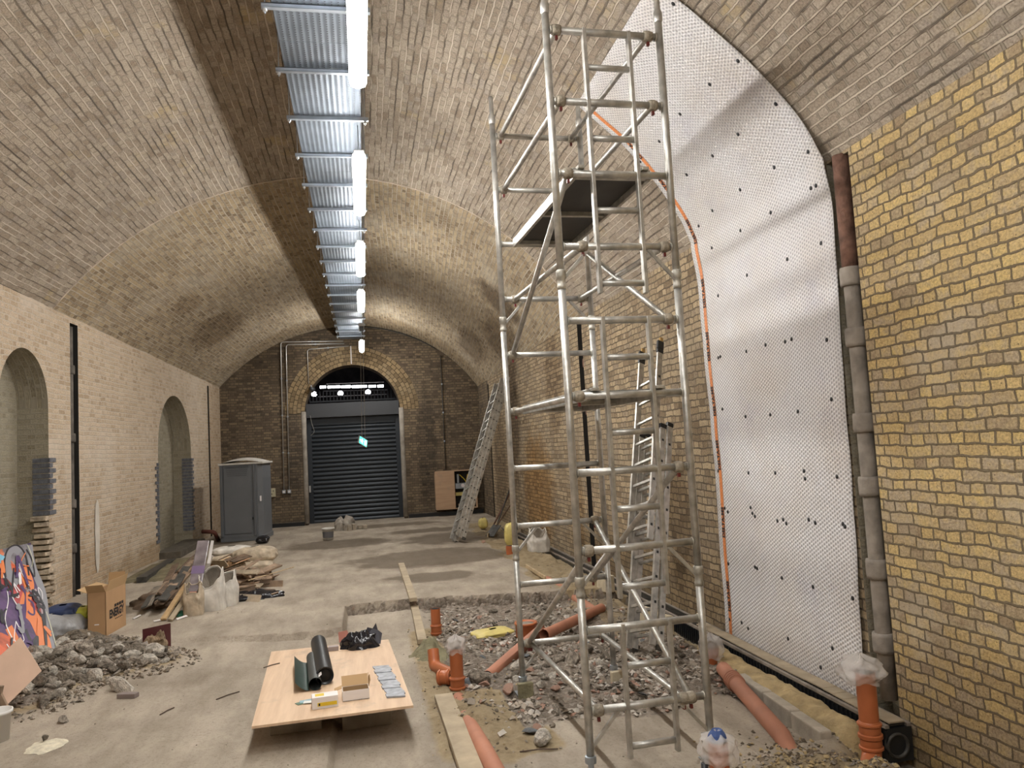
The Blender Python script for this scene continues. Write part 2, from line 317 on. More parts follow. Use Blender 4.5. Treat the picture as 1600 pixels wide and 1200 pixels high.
# ------------------------------------------------------------------ tunnel section (piecewise straight, narrows a little to the back)
YB = 23.4; Y0 = -6.0
def sec(y):
    t = min(max((y-13)/10.3, 0), 1.05)
    return -4.55+.55*t, 4.45-.34*t, 3.65-.12*t, 4.07-.22*t, 6.5-.68*t
def vprof(y):
    """vault profile: list of (x, z, arc length from the left springing)"""
    xl, zl, xr, zr, zc = sec(y); xc = (xl+xr)/2+.05; out = []
    h = xc-xl; s = zc-zl; R1 = (h*h+s*s)/(2*s); a1 = math.asin(h/R1)
    h2 = xr-xc; s2 = zc-zr; R2 = (h2*h2+s2*s2)/(2*s2); a2 = math.asin(h2/R2)
    for i in range(25):
        a = a1*(1-i/24); out.append((xc-R1*math.sin(a), zc-R1+R1*math.cos(a), R1*(a1-a)))
    for i in range(1, 25):
        a = a2*i/24; out.append((xc+R2*math.sin(a), zc-R2+R2*math.cos(a), R1*a1+R2*a))
    return out
def vz(x, y):
    p = vprof(y)
    for a, b_ in zip(p, p[1:]):
        if a[0] <= x <= b_[0]: return a[1]+(b_[1]-a[1])*(x-a[0])/(b_[0]-a[0])
    return p[0][1] if x < p[0][0] else p[-1][1]
def seam_y(x): return 12.72-.05*(x+4.5)

# vault
ys = [Y0+.5*i for i in range(37)]+[12.72]+[13+.4*i for i in range(1, 26)]+[YB+.02]
ys = sorted(set(round(y, 3) for y in ys))
mb = MB(); uvs = []
P = [vprof(y) for y in ys]; n = 49
for y, p in zip(ys, P):
    for (x, z, s_) in p:
        yy = y
        if abs(y-12.72) < .01: yy = seam_y(x)
        dz = .012*nz(x, yy, 3, .9)
        mb.v.append(V((x, yy, z+dz))); uvs.append((yy, s_))
for j in range(len(ys)-1):
    for i in range(n-1):
        mb.f.append([j*n+i, j*n+i+1, (j+1)*n+i+1, (j+1)*n+i]); mb.m.append(1 if ys[j] > 12.7 else 0)
struct(mb.build('ceiling', [m_bv, m_bv2], smooth=True, uvf=uvs))
# pale mortar seam across the vault
mb = MB(); pts = [(x, seam_y(x), z-.004) for (x, z, s_) in vprof(12.72)]
mb.tube(pts, [.012+.010*abs(nz(p[0]*3, 1)) for p in pts], 6)
struct(mb.build('trim_1', mat('pale_seam_mortar', (.55,.47,.38), .95, var=.3, vs=8), smooth=True))

def wall_strips(side, holes, ya, yb, mats, name, step=.1):
    """side wall as vertical strips; holes: (y0, y1, low(y), top(y), depth)"""
    cuts = {ya, yb}
    for h in holes: cuts |= {h[0], h[1]}
    k = ya
    while k < yb: cuts.add(round(k, 3)); k += .5
    for h in holes:
        if h[5]:
            for q in range(1, 20): cuts.add(h[0]+(h[1]-h[0])*(.5-.5*math.cos(PI*q/20)))
    cuts = sorted(cuts); cc = [cuts[0]]
    for c in cuts[1:]:
        if c-cc[-1] > .004: cc.append(c)
    mb = MB(); uv = []
    def q(pts, mi):
        b_ = len(mb.v)
        for p, t in pts: mb.v.append(V(p)); uv.append(t)
        mb.f.append([b_, b_+1, b_+2, b_+3]); mb.m.append(mi)
    sg = -1 if side == 'l' else 1
    def X(y): s_ = sec(y); return s_[0] if side == 'l' else s_[2]
    def Z(y): s_ = sec(y); return s_[1] if side == 'l' else s_[3]
    for a, b_ in zip(cc, cc[1:]):
        mid = (a+b_)/2; h = next((h for h in holes if h[0] <= mid <= h[1]), None)
        mi = mats(mid)
        def quad(za0, za1, zb0, zb1, dx=0, m_=mi):
            if max(za1-za0, zb1-zb0) < .001: return
            q([((X(a)+dx, a, za0), (a, za0)), ((X(b_)+dx, b_, zb0), (b_, zb0)), ((X(b_)+dx, b_, zb1), (b_, zb1)), ((X(a)+dx, a, za1), (a, za1))], m_)
        if not h: quad(-.6, Z(a)+.01, -.6, Z(b_)+.01)
        else:
            ta, tb = h[3](a), h[3](b_)
            quad(ta, Z(a)+.01, tb, Z(b_)+.01)
            d = sg*h[4]; quad(-.6, ta, -.6, tb, d, h[6])
            q([((X(a), a, ta), (a, 0)), ((X(b_), b_, tb), (b_, 0)), ((X(b_)+d, b_, tb), (b_, abs(d))), ((X(a)+d, a, ta), (a, abs(d)))], h[6])
    for h in holes:
        for y_ in (h[0], h[1]):
            t = h[3](y_); d = sg*h[4]
            q([((X(y_), y_, -.6), (0, -.6)), ((X(y_)+d, y_, -.6), (abs(d), -.6)), ((X(y_)+d, y_, t), (abs(d), t)), ((X(y_), y_, t), (0, t))], h[6])
    return struct(mb.build(name, [m_by, m_bm, m_bl, m_bg, m_dark, m_bb], uvf=uv))
def ell(yc, a, zs, r):
    return lambda y: zs+r*math.sqrt(max(0, 1-((y-yc)/a)**2))
flat = lambda z: (lambda y: z)
AR1 = (11.72, .80, 2.93, .78); AR2 = (18.98, 1.28, 2.3, 1.26)
wall_strips('l', [(AR1[0]-AR1[1], AR1[0]+AR1[1], 0, ell(*AR1), .42, True, 3), (AR2[0]-AR2[1], AR2[0]+AR2[1], 0, ell(*AR2), .42, True, 3),
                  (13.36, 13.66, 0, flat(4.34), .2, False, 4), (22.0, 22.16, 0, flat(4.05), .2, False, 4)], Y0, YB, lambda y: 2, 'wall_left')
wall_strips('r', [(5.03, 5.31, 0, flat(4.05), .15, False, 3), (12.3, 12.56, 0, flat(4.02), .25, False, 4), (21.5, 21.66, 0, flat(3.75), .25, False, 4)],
            Y0, YB, lambda y: 0 if y < 5.1 else (1 if y < 21.6 else 5), 'wall_right')

# back wall with the door arch
DX, DR, DZ = -.25, 1.39, 3.25
mb = MB(); uv = []
xs = sorted(set([-4.6, 4.2]+[round(-4.5+.3*i, 2) for i in range(29)]+[DX-DR*math.cos(PI*k/36) for k in range(37)]))
def bq(pts):
    b_ = len(mb.v)
    for p, t in pts: mb.v.append(V(p)); uv.append(t)
    mb.f.append([b_, b_+1, b_+2, b_+3]); mb.m.append(0)
for a, b_ in zip(xs, xs[1:]):
    if b_-a < .001: continue
    def low(x): return DZ+math.sqrt(max(0, DR*DR-(x-DX)**2)) if DX-DR-.001 <= (a+b_)/2 <= DX+DR+.001 else -.6
    la, lb = low(a), low(b_)
    bq([((a, YB, la), (a, la)), ((b_, YB, lb), (b_, lb)), ((b_, YB, 6.6), (b_, 6.6)), ((a, YB, 6.6), (a, 6.6))])
    if la > 0: bq([((a, YB, la), (a, 0)), ((b_, YB, lb), (b_, 0)), ((b_, YB+.75, lb), (b_, .75)), ((a, YB+.75, la), (a, .75))])
for x in (DX-DR, DX+DR):
    bq([((x, YB, -.6), (0, -.6)), ((x, YB+.75, -.6), (.75, -.6)), ((x, YB+.75, DZ), (.75, DZ)), ((x, YB, DZ), (0, DZ))])
struct(mb.build('wall_back', m_bb, uvf=uv))
# wall closing the arch behind the viewer
mb = MB(); mb.add([(-4.6, Y0, -.6), (3.7, Y0, -.6), (3.7, Y0, 6.7), (-4.6, Y0, 6.7)], [(0, 1, 2, 3)])
struct(mb.build('wall_front', m_bb, uvf=[(p.x, p.z) for p in mb.v]))
# arch ring of headers around the door arch
mb = MB(); uv = []; R2_ = DR+.56
for k in range(41):
    a = PI*k/40
    for r_, yo in ((DR, -.012), (R2_, -.012)):
        mb.v.append(V((DX-r_*math.cos(a), YB+yo, DZ+r_*math.sin(a)))); uv.append((a*1.62, r_))
for k in range(40): mb.f.append([2*k, 2*k+2, 2*k+3, 2*k+1]); mb.m.append(0)
bb_ = len(mb.v)
for k in range(41):
    a = PI*k/40
    for yo in (-.012, .1):
        mb.v.append(V((DX-DR*math.cos(a), YB+yo, DZ+DR*math.sin(a)))); uv.append((a*1.62, yo))
for k in range(40): mb.f.append([bb_+2*k, bb_+2*k+2, bb_+2*k+3, bb_+2*k+1]); mb.m.append(0)
struct(mb.build('trim_2', m_bring, uvf=uv))
# rounded render on the door jambs
for i, x in enumerate((DX-DR-.035, DX+DR+.035)):
    mb = MB(); mb.tube([(x, YB+.03, 0.05), (x, YB+.03, 1.2), (x, YB+.03, 2.4), (x, YB+.03, DZ+.05)], .075, 12)
    struct(mb.build('trim_%d' % (3+i), m_conc, smooth=True))
# black damp-proof upstand along the foot of the back wall
for i, (xa, xb) in enumerate(((-4.0, DX-DR-.1), (DX+DR+.12, 3.5))):
    mb = MB(); mb.box(((xa+xb)/2, YB-.03, .05), (xb-xa, .06, .10)); mb.box(((xa+xb)/2, YB-.05, .11), (xb-xa, .09, .02), mi=1)
    struct(mb.build('baseboard_back' if i == 0 else 'baseboard_back_right', [m_black, m_blackd]))

# floor ------------------------------------------------------------
def sm(t): t = max(0, min(1, t)); return t*t*(3-2*t)
def edge_y(x):
    if x < -.3: return 9.42+.12*math.sin(x*2.1)+.05*nz(x, 0, 0, 4)-.05*(x+.3)*.6
    return 10.72+.05*nz(x, 0, 0, 5)-(max(0, x-.6)*.22)+(.09*nz(x, 2, 0, 6) if x > .5 else 0)
HEAP = [(-3.1, 9.35, .15, .5, .42), (-2.8, 8.75, .13, .6, .45), (-3.35, 8.3, .20, .5, .6), (-2.3, 8.65, .06, .4, .35), (-3.2, 7.6, .08, .5, .4)]
def heap(x, y): return sum(h*math.exp(-((x-a)/sx)**2-((y-b_)/sy)**2) for a, b_, h, sx, sy in HEAP)
def zones(x, y):
    n1 = nz(x, y, 0, 1.3); n2 = nz(x, y, 5, 3.5)
    sand = rub = 0.
    if y < edge_y(x): # rubble bed right of the boards
        rub = sm((x-.62+n2*.15)/.25)*sm((y-5.75+n1*.3)/.35)*(1-sm((x-3.1)/.15))
    if y < 10.9: sand = max(sand, sm((x-.3)/.3)*sm((y-5.2+n2*.2)/.4)*(1-sm((x-1.15-n1*.25)/.25))*(1-sm((y-9.2)/.5)))
    sand = max(sand, sm((x-(2.35+.25*n1) if y > 8 else x-2.95+n1*.15)/.3)*sm((y-5)/.3)*(1-sm((y-19)/2.5)))
    sand = max(sand, math.exp(-((x-2.75)/.55)**2-((y-4.3)/.45)**2)*1.4, math.exp(-((x-3.2)/.5)**2-((y-4.2)/.7)**2)*1.2)
    sand = max(sand, .9*sm(heap(x, y)/.08)); rub = max(rub, .8*sm((heap(x, y)-.03)/.05))
    if sand > .6 and x > 2.4 and y > 7.9: rub *= .4
    if .35 < x < 1.1 and 5.3 < y < 6.9: rub *= .3
    e_ = edge_y(x)-y
    if -.03 < e_ < .13: rub = max(rub, .55*sm(1-(e_-.03)/.07)*(.35 if x < -.3 else 1)*(1 if x > -2.6 else 0))  # dark line in the rubble tone along the slab step
    d = 0
    for cx, cy, ax, ay, s_ in ((-.6, 18.0, 1.2, .9, .9), (1.2, 14.6, 1.5, 1.1, 1), (1.0, 12.4, .8, .5, .8), (2.0, 17.5, 1.3, 1.2, .8), (-3.0, 12, .8, .7, .6), (.5, 21.6, 2.2, .7, .6), (-2.6, 16.3, .9, .6, .4), (1.5, 19.5, 1.3, .6, .7), (-3.3, 21, 1, 2, .6)):
        d = max(d, s_*1.2*math.exp(-((x-cx)/ax)**2-((y-cy)/ay)**2)+.18*n2)
    return max(0, min(1, sand)), max(0, min(1, d)), max(0, min(1, rub))
def ground(x, y, fine=True):
    e = edge_y(x)
    drop = .035+.04*sm((x+2.2)/1.6) if x < -.3 else .13
    if x < -3.0: drop *= .3
    z = -drop*sm((e-y)/.03+.5)
    if x > 2.3 and y > 10.5: z += -.03*sm((x-2.3)/.3)*(1-sm((y-18)/3))+.07*nz(x, y, 2, 2.2)*sm((x-2.3)/.4)*(1-sm((y-18)/2))
    z += heap(x, y)
    s_, d_, r_ = zones(x, y)
    k = max(s_, r_)
    z += k*(.035*nz(x, y, 1, 2.6)+.026*nz(x, y, 3, 7)+.020*nz(x, y, 4, 16)+.008*nz(x, y, 4, 35))
    z += .11*math.exp(-((x-.80)/.24)**2-((y-6.15)/.45)**2)                    # soil pushed over the buried pipe
    z += .10*math.exp(-((x-2.55)/.4)**2-((y-9.2)/.5)**2)+.06*math.exp(-((x-.45)/.18)**2-((y-7.6)/.35)**2)
    z += .13*math.exp(-((x-2.70)/.38)**2-((y-4.36)/.34)**2)*(1+.5*nz(x, y, 6, 8))
    if y < 5.0 and x > 1.9: z += s_*(.028*nz(x, y, 11, 12)+.018*nz(x, y, 12, 28))
    z -= .13*math.exp(-((x-3.10)/.16)**2-((y-4.72)/.16)**2)
    if 2.85 < x < 3.12: z -= .09*sm((x-2.85)/.1)*sm((y-5.0)/.1)*(1-sm((y-6.4)/.2))
    if x > 3.1 and y < 5.2: z -= .24*sm((x-3.1)/.25)*sm((5.2-y)/.3)
    if x > 3.22: z -= .12*sm((x-3.22)/.06)*sm((y-4.9)/.2)*(1-sm((y-19)/1))
    return z+.004*nz(x, y, 9, 2)
gx = [-5.0+.06*i for i in range(78)]; gx = [x for x in gx if x < -.4]+[-.4+.04*i for i in range(115)]
gy = [-6, -4, -2, 0, 1, 2, 2.5]+[3+.045*i for i in range(190)]; gy = gy+[gy[-1]+.12*i for i in range(1, 115)]
gy = [y for y in gy if y < 24.2]+[24.3, 27, 32, 40]
mb = MB(); zc_ = []
for y in gy:
    for x in gx:
        mb.v.append(V((x, y, ground(x, y)))); s_, d_, r_ = zones(x, y); zc_.append((s_, d_, r_, 1))
nx_ = len(gx)
for j in range(len(gy)-1):
    for i in range(nx_-1): mb.f.append([j*nx_+i, j*nx_+i+1, (j+1)*nx_+i+1, (j+1)*nx_+i]); mb.m.append(0)
fl = struct(mb.build('floor', m_floor, smooth=True, origin=(0, 0, 0)))
for p_ in fl.data.polygons: p_.use_smooth = p_.normal.z > .8
ca = fl.data.color_attributes.new('zone', 'FLOAT_COLOR', 'POINT')
for i, c in enumerate(zc_): ca.data[i].color = c

# arch in-fills, quoins and broken jamb on the left wall ------------------
def quoins(yj, z0, z1, name, side=1, mat_=m_blueq, inner=True):
    mb = MB(); z = z0; k = 0
    while z < z1:
        L = .24 if k % 2 == 0 else .12
        xx = sec(yj)[0]
        mb.box((xx+.004, yj+side*L/2, z+.033), (.02, L, .064))
        if inner: mb.box((xx-.11, yj-side*.003, z+.033), (.21, .012, .064))
        z += .077; k += 1
    return struct(mb.build(name, mat_))
quoins(AR1[0]+AR1[1], 1.35, 2.15, 'trim_5'); quoins(AR2[0]+AR2[1], .35, 2.05, 'trim_6'); quoins(AR2[0]-AR2[1], .35, 2.0, 'trim_7', -1, inner=False)
mb = MB(); z = 0.0; k = 0; rnd = random.Random(3)
while z < 1.33:
    for yy in (0, .1):
        L = .10+.12*rnd.random(); d = .05+.13*rnd.random()
        if rnd.random() < .22: continue
        c = V((sec(12.6)[0]-.13+d*.45, AR1[0]+AR1[1]-.02+yy-.03*rnd.random(), z+.032))
        ax_ = Matrix.Rotation(rnd.uniform(-.5, .5), 3, 'Z') @ Matrix.Rotation(rnd.uniform(-.12, .12), 3, 'X')
        mb.box(c, (.16+.1*rnd.random(), L, .055+.012*rnd.random()), (ax_ @ V((1,0,0)), ax_ @ V((0,1,0)), ax_ @ V((0,0,1))))
    z += .085; k += 1
struct(mb.build('trim_8', mat('broken_brick', (.50,.41,.31), .95, var=.45, vs=9, bump=.8, bs=25), bevel=.008))
mb = MB(); mb.box((sec(11)[0]-.40, AR1[0]-.62, 1.4), (.02, .5, 2.9)); struct(mb.build('trim_9', m_wboard))
mb = MB(); mb.box((sec(17.7)[0]-.12, AR2[0]-AR2[1]+.02, 1.2), (.22, .03, 2.1)); struct(mb.build('trim_10', m_wboard))
for i, (ya, za, s1, s2) in enumerate(((14.35, .85, .12, .62),)):
    mb = MB(); vs = []
    for k in range(24):
        a = 2*PI*k/24; q = 1+.2*nz(math.cos(a)*2, math.sin(a)*2, 1)
        vs.append(V((sec(ya)[0]+.008, ya+s1*q*math.cos(a), za+s2*q*math.sin(a))))
    mb.add(vs, [tuple(range(24))]); struct(mb.build('trim_11', m_plaster))

# pipes in the wall slots --------------------------------------------------
def downpipe(x, y, z0, z1, r, m1, label, collars, group=None, up=None, m2=None):
    t = thing('drain_pipe', (x, y, z0), label, 'pipe', group)
    MB().tube([(x, y, z0+(z1-z0)*k/6) for k in range(7)], r, 16).build('shaft', m1, t, True)
    if up: MB().tube([(x, y, up+(z1-up)*k/4) for k in range(5)], r*1.02, 16).build('upper_shaft', m2, t, True)
    for zc in collars: MB().lathe((x, y, zc), [(r, -.07), (r*1.32, -.07), (r*1.36, -.045), (r*1.36, .045), (r*1.28, .07), (r, .07)], 18).build('collar', m1, t, True)
    return t
downpipe(3.665, 5.15, 0.02, 4.06, .060, m_gpipe, 'old iron drainpipe with rusty upper half in the slot right of the white membrane', [3.12, 2.66, 2.02, 1.55, .95, .42], up=3.15, m2=m_rust)
downpipe(3.74, 12.40, .0, 4.0, .055, m_rust, 'dark rusty drainpipe in the right wall slot behind the scaffold tower', [3.3, 2.5, 1.5])
downpipe(3.62, 21.58, .0, 3.7, .05, m_rust, 'thin dark pipe in the right wall near the back corner', [2.4])
downpipe(-4.62, 13.52, .0, 4.3, .075, mat('grimy_pipe', (.12,.105,.09), .8, var=.5, vs=6, bump=.3), 'dark pipe in the left wall slot between the two side arches', [3.6, 2.5, 1.45, .75])
downpipe(-4.16, 22.08, .0, 4.0, .045, m_rust, 'thin dark pipe in the left wall beside the portable toilet', [2.2])

# ------------------------------------------------------------------ cable tray, struts and lamps along the crown
def tray_mat():
    m = mat('perforated_galvanised_tray', (.19,.22,.26), .5, .8, var=.15, vs=3)
    nt = m.node_tree; b = nt.nodes['Principled BSDF']
    tc = nt.nodes.new('ShaderNodeTexCoord').outputs['Object']; s_ = nt.nodes.new('ShaderNodeSeparateXYZ'); nt.links.new(tc, s_.inputs[0])
    a = mth(nt, 'COSINE', mth(nt, 'MULTIPLY', s_.outputs[0], 2*PI/.05)); c = mth(nt, 'COSINE', mth(nt, 'MULTIPLY', s_.outputs[1], 2*PI/.035))
    hole = mth(nt, 'GREATER_THAN', mth(nt, 'ADD', a, mth(nt, 'MULTIPLY', c, .8)), 1.45)
    src = b.inputs['Base Color'].links[0].from_socket
    nt.links.new(mixc(nt, src, (.02,.02,.025), hole), b.inputs['Base Color'])
    nt.links.new(mth(nt, 'MULTIPLY', mth(nt, 'SUBTRACT', 1, hole), .82), b.inputs['Metallic'])
    bp = nt.nodes.new('ShaderNodeBump'); bp.inputs['Strength'].default_value = .25; bp.inputs['Distance'].default_value = .004
    nt.links.new(a, bp.inputs['Height']); nt.links.new(bp.outputs['Normal'], b.inputs['Normal'])
    return m
m_tray = tray_mat()
TZ = 5.40; TX0, TX1 = -.54, .11
t = thing('cable_tray', (-.2, 5, TZ), 'wide perforated galvanised cable tray running along the crown of the vault', 'cable tray')
y = Y0+.3
while y < 23:
    y2 = min(y+3, 23.25); mb = MB()
    mb.box(((TX0+TX1)/2, (y+y2)/2, TZ), (TX1-TX0, y2-y-.004, .004))
    for x in (TX0, TX1): mb.box((x, (y+y2)/2, TZ+.025), (.004, y2-y-.004, .054))
    mb.build('tray_section', m_tray, t); y = y2
y = -4.1; k = 0
while y < 23.2:
    lc = [-1.9, 1.6, 5.08, 8.42, 11.72, 14.98, 18.3, 21.35]; on = ['the farthest lamp behind the viewer', 'the lamp just out of the top edge', 'the nearest lamp in view', 'the second lamp from the viewer', 'the third lamp from the viewer', 'the fourth lamp from the viewer', 'the small unlit lamp', 'the farthest lamp']
    i_ = min(range(8), key=lambda q: abs(lc[q]-y)); d_ = y-lc[i_]
    wh = 'over the near end of' if -.95 < d_ < -.35 else 'over the middle of' if abs(d_) <= .35 else 'over the far end of' if .35 < d_ < .95 else 'just before' if d_ < 0 else 'just beyond'
    st_ = thing('tray_support', (-.2, y, TZ-.03), 'steel tray strut '+wh+' '+on[i_], 'bracket', 'struts under the cable tray')
    mb = MB()
    for dz, th in ((-.018, .006), (.012, .006)): mb.box((-.215, y, TZ-.028+dz), (.80, .041, th))
    for dy in (-.019, .019): mb.box((-.215, y+dy, TZ-.03), (.80, .003, .034))
    mb.build('strut', m_galv, st_)
    for x in (-.59, .15):
        MB().tube([(x, y, TZ-.09), (x, y, vz(x, y)-.012)], .005, 6).build('threaded_rod', m_galv, st_)
        MB().lathe((x, y, TZ-.062), [(0, -.012), (.016, -.012), (.016, .008), (0, .008)], 6).build('nut', m_steelc, st_)
    y += .985; k += 1
LX, LZ = .075, 4.93
def lamp(yc, label, lit=True, L=1.84):
    t = thing('batten_lamp', (LX, yc, LZ), label, 'lamp', 'batten lamps along the tray')
    if lit:
        mb = MB()
        pr = [(-.062, .0), (-.066, -.03), (-.052, -.062), (-.02, -.074), (.02, -.074), (.052, -.062), (.066, -.03), (.062, 0)]
        secs = [(-L/2, .75), (-L/2+.04, 1), (L/2-.04, 1), (L/2, .75)]
        vs = [V((LX+a*k_, yc+yy, LZ+c*k_)) for yy, k_ in secs for a, c in pr]; n_ = len(pr)
        fs = [(i*n_+j, i*n_+(j+1) % n_, (i+1)*n_+(j+1) % n_, (i+1)*n_+j) for i in range(3) for j in range(n_)]+[tuple(range(n_))[::-1], tuple(range(3*n_, 4*n_))]
        mb.add(vs, fs); mb.build('diffuser', m_lamp, t, True)
        MB().box((LX, yc, LZ+.022), (.10, L-.02, .04)).build('housing', m_batten, t, bevel=.006)
    else:
        MB().box((LX, yc, LZ+.02), (.13, .75, .07)).build('housing', m_batten, t, bevel=.01)
        MB().box((LX, yc, LZ-.022), (.09, .66, .014)).build('dark_diffuser', m_blackd, t)
    for dy in ((-.6, .6) if lit else (-.25, .25)): MB().tube([(LX, yc+dy, LZ+.04), (LX, yc+dy, TZ-.05)], .005, 6).build('drop_rod', m_galv, t)
    return t
names = {-1.9: 'lit batten lamp under the tray behind the viewer, second one back', 1.6: 'lit batten lamp under the tray just behind the top of the picture', 5.08: 'nearest and largest lit white batten lamp under the tray, cut by the top edge', 8.42: 'second lit batten lamp from the viewer, left of the top of the scaffold tower', 11.72: 'third lit batten lamp from the viewer under the cable tray', 14.98: 'fourth lit batten lamp from the viewer, above the round door arch', 21.35: 'farthest lit batten lamp, just above the crown of the door arch'}
for y, l in names.items(): lamp(y, l)
lamp(18.3, 'small unlit lamp with a dark diffuser between the two farthest lit ones', False)

# ------------------------------------------------------------------ scaffold tower
SX, SY, TH, TL, SW, Z0 = 1.329, 4.871, .0365, 1.803, .827, .292
EX = V((math.cos(TH), math.sin(TH), 0)); EY = V((-math.sin(TH), math.cos(TH), 0)); SO = V((SX, SY, 0))
def S(a, b_, z): return SO+EX*a+EY*b_+V((0, 0, z))
RT_ = .0254
tower = thing('scaffold_tower', tuple(S(SW/2, TL/2, -.1)), 'tall aluminium scaffold tower with built-in ladder frames standing on rubble and concrete', 'scaffold tower')
def claw(p, mat_=None):
    c = MB().lathe(p, [(.012, -.03), (.034, -.03), (.039, -.013), (.039, .013), (.034, .03), (.012, .03)], 10, ax=(EY, V((0, 0, 1)), EX)).build('clamp', m_rope, tower, True)
    MB().box(p+V((0, 0, -.055)), (.018, .022, .026)).build('clip', m_red, c)
ZTOP = Z0+4.5
mods = [(-.02, Z0+.78, .0), (Z0+.78, Z0+2.78, 0), (Z0+2.78, Z0+4.66, 0)]
for b_ in (0, TL):
    for a in (0, SW):
        for z0, z1, _ in mods:
            MB().tube([S(a, b_, z0+.03), S(a, b_, (z0+z1)/2), S(a, b_, z1-.03)], RT_, 16).build('standard', m_alu, tower, True)
        for z in (Z0+.78, Z0+2.78):
            MB().lathe(S(a, b_, z), [(.02, -.07), (.030, -.07), (.031, -.045), (.027, -.04), (.027, .0), (.033, .004), (.033, .05), (.028, .06), (.02, .06)], 16).build('coupler', m_alud, tower, True)
        zt = Z0+4.66
        MB().lathe(S(a, b_, zt), [(.026, -.05), (.031, -.04), (.031, .02), (.021, .04), (.020, .20), (.012, .21), (.0, .21)], 16).build('spigot', m_alu, tower, True)
    for k in range(10):
        z = Z0+.5*k
        MB().tube([S(RT_, b_, z), S(SW/2, b_, z), S(SW-RT_, b_, z)], .0245, 14).build('rung', m_alu, tower, True)
        for a in (RT_+.004, SW-RT_-.004): MB().lathe(S(a, b_, z), [(.024, -.004), (.030, -.002), (.030, .002), (.024, .006)], 14, ax=(EY, V((0,0,1)), EX)).build('weld', m_alud, tower, True)
    for kz in (0, 2, 6):   # corner gussets under the lowest rung of every frame
        z = Z0+.5*kz
        for s_ in (0, 1):
            a0, a1 = (.20, .015) if s_ == 0 else (SW-.20, SW-.015)
            MB().bar(S(a0, b_, z-.02), S(a1, b_, z-.22), .022, .022).build('gusset', m_alu, tower, bevel=.002)
# built-in ladder of the near frames
LA0, LA1 = .32*SW, .715*SW
for k0, k1 in ((0, 1), (2, 5), (6, 9)):
    za, zb = Z0+.5*k0-.32, Z0+.5*k1+.02
    for a in (LA0, LA1): MB().box(S(a, -.004, (za+zb)/2), (.026, .044, zb-za), (EX, EY, V((0,0,1)))).build('ladder_stile', m_alu, tower, bevel=.003)
    for k in range(k0, k1+1):
        z = Z0+.5*k-.25
        MB().tube([S(LA0, 0, z), S((LA0+LA1)/2, 0, z), S(LA1, 0, z)], .0215, 12).build('ladder_rung', m_alu, tower, True)
# braces: (near a, near k) -> (far a, far k); k counts rungs from the bottom
def brace(a0, k0, a1, k1, r=.0215, oz=.0, flip=0):
    p = S(a0, .0, Z0+.5*k0+oz); q = S(a1, TL, Z0+.5*k1+oz)
    d = (q-p).normalized(); p = p+d*.03; q = q-d*.03
    MB().tube([p, (p+q)/2, q], r, 12).build('brace', m_alu, tower, True)
    for e in (S(a0, 0, Z0+.5*k0), S(a1, TL, Z0+.5*k1)): claw(e)
aL, aR = .07, SW-.09
brace(aL, 9, aL, 9); brace(aL, 8, aL, 8); brace(aR, 9, aR, 9); brace(aR, 8, aR, 8)
brace(aL+.02, 7, aL, 5); brace(aR, 5, aR, 7)
brace(aL+.09, 6, aL+.05, 6); brace(aR+.01, 6, aR, 6)
brace(aL, 4, aL, 4)
brace(aL, 2, aL, 0); brace(aR, 3, aR-.05, 1); brace(aR-.03, 0, aR, 2)
brace(aL, 0, aL+.02, 0); brace(aR-.08, 0, aR, 0)
# adjustable legs
for a, b_ in ((0, 0), (SW, 0), (0, TL), (SW, TL)):
    g = ground(*S(a, b_, 0)[:2])
    lg = MB().tube([S(a, b_, g+.02), S(a, b_, .05)], .019, 12).build('adjustable_leg', m_galv, tower, True)
    MB().lathe(S(a, b_, .0), [(.019, -.02), (.036, -.02), (.038, .0), (.036, .02), (.019, .025)], 10).build('leg_nut', m_galv, lg)
    MB().box(S(a, b_, g+.012), (.13, .13, .008), (EX, EY, V((0,0,1)))).build('base_plate', m_galv, lg)
for a, b_, m_, lab in ((0, TL, m_mort, 'greenish block packed under the far left leg of the scaffold tower'), (SW, TL, m_block, 'cream block packed beside the far right leg of the scaffold tower')):
    p = S(a, b_, 0); g = ground(p.x, p.y)
    tag(MB().box((p.x+.005, p.y-.075 if a == 0 else p.y-.09, g+.05), (.13, .05, .13), (EX, EY, V((0,0,1)))).build('packing_block', m_, bevel=.006), lab, 'block')
# the two decks
def deck(k0, k1, x0, label, name='scaffold_platform'):
    W = .56
    if k0 == k1: za = Z0+.5*k0+.012
    za = Z0+.5*k0+.012; 
    t = thing(name, tuple(S(x0+W/2, TL/2, za)), label, 'platform', 'scaffold decks')
    D = lambda a, b_, z: S(x0+a, b_, za+z)
    MB().box(D(W/2, TL/2, .012), (W-.05, TL-.06, .012), (EX, EY, V((0,0,1)))).build('deck_board', m_pl, t)
    for a in (0.012, W-.012):
        MB().box(D(a, TL/2, -.005), (.026, TL-.02, .075), (EX, EY, V((0,0,1)))).build('side_rail', m_alu, t, bevel=.003)
    for b_ in (.05, TL*.5, TL-.05):
        MB().box(D(W/2, b_, -.005), (W-.05, .04, .05), (EX, EY, V((0,0,1)))).build('cross_rail', m_alu, t, bevel=.003)
    MB().box(D(W/2, TL*.28, .021), (W-.12, TL*.36, .008), (EX, EY, V((0,0,1)))).build('trapdoor', m_pl, t)
    for a in (.05, W-.05):
        for b_ in (0, TL):
            MB().box(D(a, b_, .028), (.05, .07, .022), (EX, EY, V((0,0,1)))).build('hook', m_alud, t, bevel=.004)
    return t
m_pl = mat('black_phenolic_deck', (.022, .022, .024), .5, var=.3, vs=6)
deck(7, 7, .13, 'upper black scaffold deck seen from below, near the top of the tower')
deck(4, 4, .13, 'lower scaffold deck at eye level, seen edge-on halfway up the tower')

